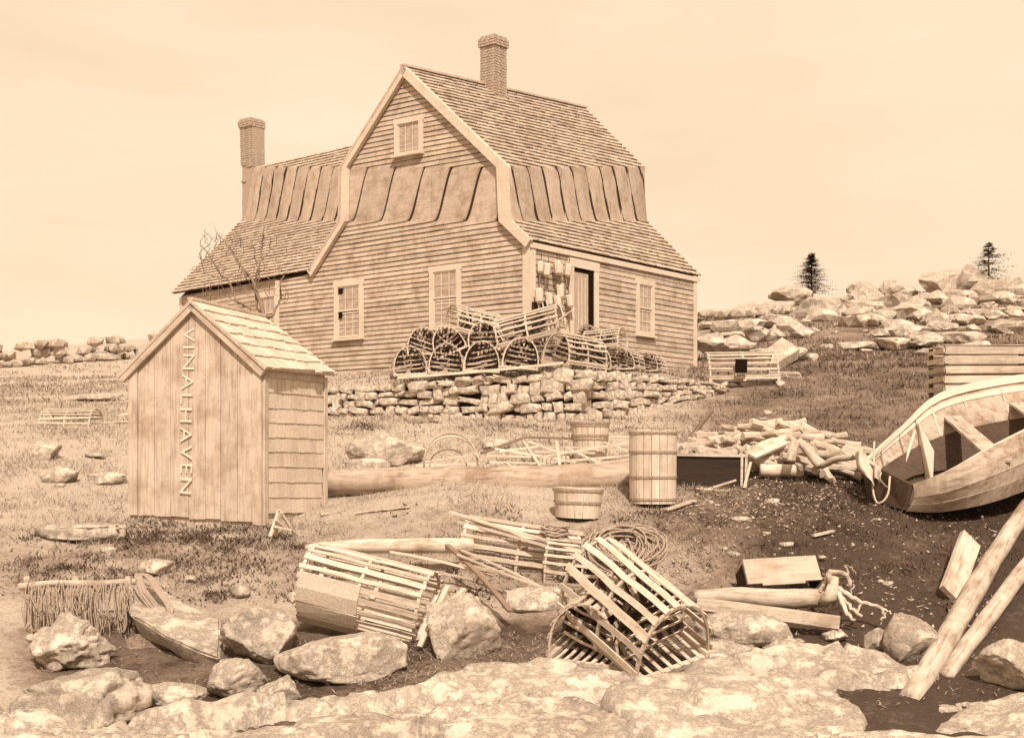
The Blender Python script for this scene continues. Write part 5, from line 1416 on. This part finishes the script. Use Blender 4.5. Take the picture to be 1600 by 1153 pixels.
# firewood pieces
rs = random.Random(44); FM = []
for k in range(7):
    L = rs.uniform(.38, .6); r = rs.uniform(.035, .062)
    P = [Vector((L * (i / 4 - .5), rs.uniform(-.02, .02), rs.uniform(-.015, .015))) for i in range(5)]
    FM.append(mesh(*tube(P, [r * rs.uniform(.8, 1.1) for _ in P], 7, True, .1), FIRE, name='firewood'))
def heap_h(px):   # upper outline of the heap in photo rows
    return float(np.interp(px, [1060, 1100, 1140, 1180, 1215, 1250, 1285, 1310, 1340, 1360], [696, 684, 668, 664, 656, 664, 676, 684, 706, 722]))
places = ['by the dark box', 'under the leaning dark board', 'in the middle of the heap', 'at the heap top', 'on the heap slope toward the boat', 'at the heap foot by the boat', 'near the short split log']
cnt = 0
for layer in range(6):
    for k in range(17):
        px = 1066 + 285 * (k + rs.random()) / 17
        top = heap_h(px); bot = 742 if px > 1170 else 716
        f = layer / 5; py = bot - 8 + (top + 5 - (bot - 8)) * f + rs.uniform(-3, 3)
        if px > 1175 and px < 1260 and py > 725: continue
        Y = 13.75 + f * .75 + rs.uniform(-.12, .12) if px > 1170 else 14.1 + f * .5
        c = at(px, py, Y)
        yaw = rs.uniform(-40, 40) if f > .5 else rs.uniform(-80, 80); pit = rs.uniform(-18, 18) - (14 if px > 1240 else 0)
        M = T(c) @ Matrix.Rotation(R(yaw), 4, 'Z') @ Matrix.Rotation(R(pit * -1 if px > 1240 else pit), 4, 'Y')
        o = link(bpy.data.objects.new('firewood', rs.choice(FM))); reg(o, M, None)
        zone_ = 'behind the dark box' if px < 1160 else 'in the middle by the wide board' if px < 1250 else 'at the boat end'
        lev_ = 'foot' if layer < 2 else 'flank' if layer < 4 else 'top'
        tag(o, f'barked firewood stick at the heap {lev_}, {zone_}', 'firewood', f'firewood at the heap {lev_} {zone_}'); cnt += 1
# curved pale pieces at the boat end of the heap
log('curved pale log drooping at the boat end of the firewood', [(1248, 690, 13.6), (1262, 702, 13.5), (1275, 720, 13.4), (1282, 728, 13.35)], [.05, .055, .06, .05], FIRE, 9, .06)
log('upright short log leaning at the front of the firewood', [(1243, 690, 13.5), (1238, 706, 13.45), (1236, 722, 13.4)], [.055, .06, .05], FIRE, 9, .06)
log('pale stick slanting right toward the boat end', [(1283, 728, 13.4), (1310, 716, 13.2), (1340, 712, 13.0)], [.04, .04, .035], FIRE, 9, .06)
# canvas drooping over the boat end
cl_pts = []
KX, KY = 9, 8
for i in range(KX):
    for j in range(KY):
        u_, v_ = i / (KX - 1), j / (KY - 1)
        px = 1325 + 45 * u_ + 22 * v_ * (1 - u_) + 16 * v_; py = 706 + 26 * u_ * u_ - 8 * math.sin(u_ * 3) + 55 * v_ ** 1.2 * (1 - .3 * u_)
        cl_pts.append(at(px + 5 * math.sin(v_ * 9 + u_ * 5), py + 6 * math.sin(u_ * 11), 12.9 - .35 * v_ + .16 * math.sin(u_ * 13 + v_ * 5)))
F = [(i * KY + j, (i + 1) * KY + j, (i + 1) * KY + j + 1, i * KY + j + 1) for i in range(KX - 1) for j in range(KY - 1)]
cv = mkw('canvas', (cl_pts, F), CANV, None, T(cl_pts[0]), True); tag(cv, 'pale crumpled canvas draped between firewood and boat stern', 'canvas')
sm = cv.modifiers.new('t', 'SOLIDIFY'); sm.thickness = .012; sm2 = cv.modifiers.new('s', 'SUBSURF'); sm2.levels = sm2.render_levels = 1

# ------------------------------------------------------------------ boat
def boat():
    def at(px, py, Y, K=1.145): return globals()['at'](px, py, Y * K)
    sec = [  # near gunwale, far gunwale, near bottom, far bottom
        (at(1428, 757, 10.7), at(1352, 718, 11.6), at(1418, 797, 10.75), at(1362, 782, 11.3)),
        (at(1480, 737, 10.35), at(1408, 668, 12.1), at(1470, 797, 10.5), at(1425, 748, 11.6)),
        (at(1550, 698, 10.3), at(1466, 619, 12.5), at(1548, 782, 10.4), at(1500, 735, 11.9)),
        (at(1640, 655, 10.7), at(1560, 596, 12.9), at(1630, 752, 10.8), at(1590, 716, 12.2)),
        (at(1740, 608, 11.5), at(1690, 580, 12.8), at(1725, 716, 11.5), at(1700, 700, 12.3)),
        (at(1830, 560, 12.5), at(1826, 560, 12.6), at(1800, 680, 12.2), at(1798, 680, 12.3))]
    t = thing('rowing_boat', 'old open rowing boat lying heeled over on the turf, dark stern to the left', 'boat', at(1420, 797, 10.75))
    Mt = frame(sec[0][2], sec[2][2] - sec[0][2])
    def catm(k, s):
        i = min(int(s), len(sec) - 2); f = s - i; p0, p1, p2, p3 = (sec[max(i - 1, 0)][k], sec[i][k], sec[i + 1][k], sec[min(i + 2, len(sec) - 1)][k])
        return .5 * ((2 * p1) + (p2 - p0) * f + (2 * p0 - 5 * p1 + 4 * p2 - p3) * f * f + (3 * p1 - p0 - 3 * p2 + p3) * f ** 3)
    def side(k, s, v):      # v 0 gunwale .. 1 bottom, bulging outward
        g, bt = catm(k, s), catm(k + 2, s); ctr = (catm(0, s) + catm(1, s)) / 2
        p = g.lerp(bt, v); out = (g - ctr); out.z = 0; out = out.normalized() if out.length > .01 else Vector()
        return p + out * .10 * math.sin(math.pi * min(1, v * 1.05)) * min(1, (5 - s) * 1.5)
    N = 20
    def strip(nm, f, g, th, mat, par=t):
        V, F = [], []
        for i in range(N + 1):
            s = 5 * i / N; a, b_ = f(s), g(s); nn = (b_ - a).cross(f(min(5, s + .05)) - f(max(0, s - .05))).normalized()
            V += [a, b_, b_ + nn * th, a + nn * th]
        for i in range(N):
            q = 4 * i; F += [(q + k_, q + 4 + k_, q + 4 + (k_ + 1) % 4, q + (k_ + 1) % 4) for k_ in range(4)]
        F += [(0, 1, 2, 3), (4 * N + 3, 4 * N + 2, 4 * N + 1, 4 * N)]
        return mkw(nm, (V, F), mat, par, Mt)
    for k in (0, 1):
        for j in range(4):
            v0, v1 = j / 4, (j + 1) / 4 + .015
            strip('strake', lambda s, v0=v0: side(k, s, v0), lambda s, v1=v1: side(k, s, v1), .016 + .004 * (j % 2), BOATW)
        strip('gunwale', lambda s: side(k, s, -.03), lambda s: side(k, s, .07), .045 if k else -.045, TRIM)
        strip('rub_rail', lambda s: side(k, s, .11), lambda s: side(k, s, .18), -.03 if k == 0 else .03, TRIM)
    strip('bottom_board', lambda s: side(0, s, 1), lambda s: side(1, s, 1), .02, BOATD)  # floor coloured dark to carry the shade inside the hull
    strip('inner_shade', lambda s: side(1, min(5, s + .0), .55) + Vector((0, -.05, .03)) , lambda s: side(1, s, 1) + Vector((0, -.06, .03)), .01, BOATD)  # added dark strip for shade along the far inner side, no real lining
    # stern
    n0, f0, nb, fb = sec[0]
    nrm = (f0 - n0).cross(nb - n0).normalized()
    if nrm.y > 0: nrm = -nrm
    V = [n0 + nrm * .0, f0, fb, nb]
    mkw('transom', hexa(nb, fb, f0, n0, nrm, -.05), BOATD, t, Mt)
    # ribs
    for s in (.45, .9, 1.35, 1.8, 2.4, 3.0):
        for k in (0, 1):
            inn = ((catm(1 - k, s) - catm(k, s))).normalized() * .03
            P = [side(k, s + .12 * v, v) + inn for v in (.08, .3, .5, .7, .9, 1)]
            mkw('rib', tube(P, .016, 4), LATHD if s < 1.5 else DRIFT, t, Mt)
    # thwarts and loose boards inside
    for s, w in ((2.15, .2), (3.2, .2)):
        a, b_ = side(0, s, .32), side(1, s, .32); mkw('thwart', beam(a, b_, w, .03), DRIFT, t, frame(a, b_ - a))
    a = side(1, 1.0, .95); 
    mkw('knee', beam(side(1, .75, .98), side(1, 1.35, .30), .09, .03, NS), TRIM, t, Mt)
    # bright bulkhead board set across the stern well
    q = [side(1, 1.45, .1), side(1, 1.25, 1.0), side(1, 1.25, 1.0).lerp(side(0, 1.25, 1.0), .35) , side(1, 1.5, .5).lerp(side(0, 1.5, .5), .25)]
    mkw('bulkhead_board', hexa(*q, Vector((0, -1, .2)), .02), TRIM, t, Mt)
    # painter rope over the stern
    rope_obj('painter_rope', 'pale rope hanging in a loop over the dark stern of the boat', [[at(1366, 690, 11.3), at(1365, 730, 11.2), at(1364, 765, 11.0), at(1370, 785, 10.95), at(1380, 783, 10.9), at(1388, 770, 10.9), at(1390, 750, 10.95), at(1391, 742, 11.1)]], .012, ROPEL)
boat()
# slatted trap standing behind the boat
def bigcrate():
    a = at(1476, 660, 15.0); u = Vector((1, -.02, 0)).normalized(); M = frame(a, u)
    t = thing('slatted_crate', 'tall slatted lobster car of wide pale slats standing behind the boat', 'crate', M)
    H = (660 - 540) / FPX * 15; L = 1.25; n = 8
    for i in range(n):
        z = H * (i + .5) / n; mk('slat', box(.01 * (i % 2), L, -.01, .012, z - H / n * .38, z + H / n * .38, .006), LATH, t, M)
        mk('slat', box(0, L, .62, .64, z - H / n * .36, z + H / n * .36, .006), LATH, t, M)
    for i in range(7):
        y = .04 + i * .09; mk('top_slat', box(0, L, y - .03, y + .03, H, H + .015, .004), LATH, t, M)
    for x in (.03, L - .03):
        for y in (.03, .6): mk('post', box(x - .025, x + .025, y - .015, y + .02, -.25, H, .003), LATHD, t, M)
    for i in range(n):
        z = H * (i + .5) / n
        for x in (-.012, L): mk('end_slat', box(x, x + .012, 0, .63, z - .03, z + .03, .004), LATH, t, M)
bigcrate()
# small sawhorse frame at the shed foot
t = thing('folding_frame', 'small triangular wooden frame leaning at the foot of the shed corner', 'frame', at(432, 838, 11.9))
for p, q in (((422, 838), (436, 796)), ((436, 796), (455, 826)), ((428, 822), (455, 828)), ((431, 812), (446, 824)), ((440, 800), (430, 836))):
    a, b_ = at(*p, 11.9), at(*q, 12.0); mkw('bar', beam(a, b_, .03, .022), LATH, t, frame(a, b_ - a))
# boards and scraps on the ground
for (p, q, w, lb) in (((512, 741), (550, 739), .12, 'dark edged board lying right behind the shed'), ((500, 808), (534, 800), .05, 'thin stick on the ground at the shed back corner'), ((555, 806), (640, 800), .04, 'thin pale stick lying on the turf below the spar'), ((1270, 845), (1302, 838), .05, 'short chip of pale wood on the dark turf'), ((1040, 800), (1085, 790), .07, 'flat scrap of board below the tall barrel')):
    tag(plank('scrap_board', on(*p) + Vector((0, 0, .03)), on(*q) + Vector((0, 0, .03)), w, .02, DRIFT, j=.003), lb, 'board')
# seaweed and litter among the foreground rocks
V, F = [], []
rs = random.Random(77)
for i in range(5200):
    px = rs.uniform(560, 1040) if i % 3 else rs.uniform(40, 1560); py = rs.uniform(1000, 1120); p = G(px, py)
    z = gz(p.x, p.y) + rs.uniform(0, .035); a = rs.uniform(0, 6.28); L = rs.uniform(.02, .07); w = .004
    d = Vector((math.cos(a) * L, math.sin(a) * L, rs.uniform(-.02, .03))); s = Vector((-math.sin(a) * w, math.cos(a) * w, 0)); c = Vector((p.x, p.y, z)); n0 = len(V)
    V += [c - s, c + s, c + d]; F.append((n0, n0 + 1, n0 + 2))
tag(mk('seaweed', (V, F), ROPE), 'strands of dry seaweed and litter strewn between the foreground rocks', 'seaweed', kind='stuff')
print('objects', len(C.objects))
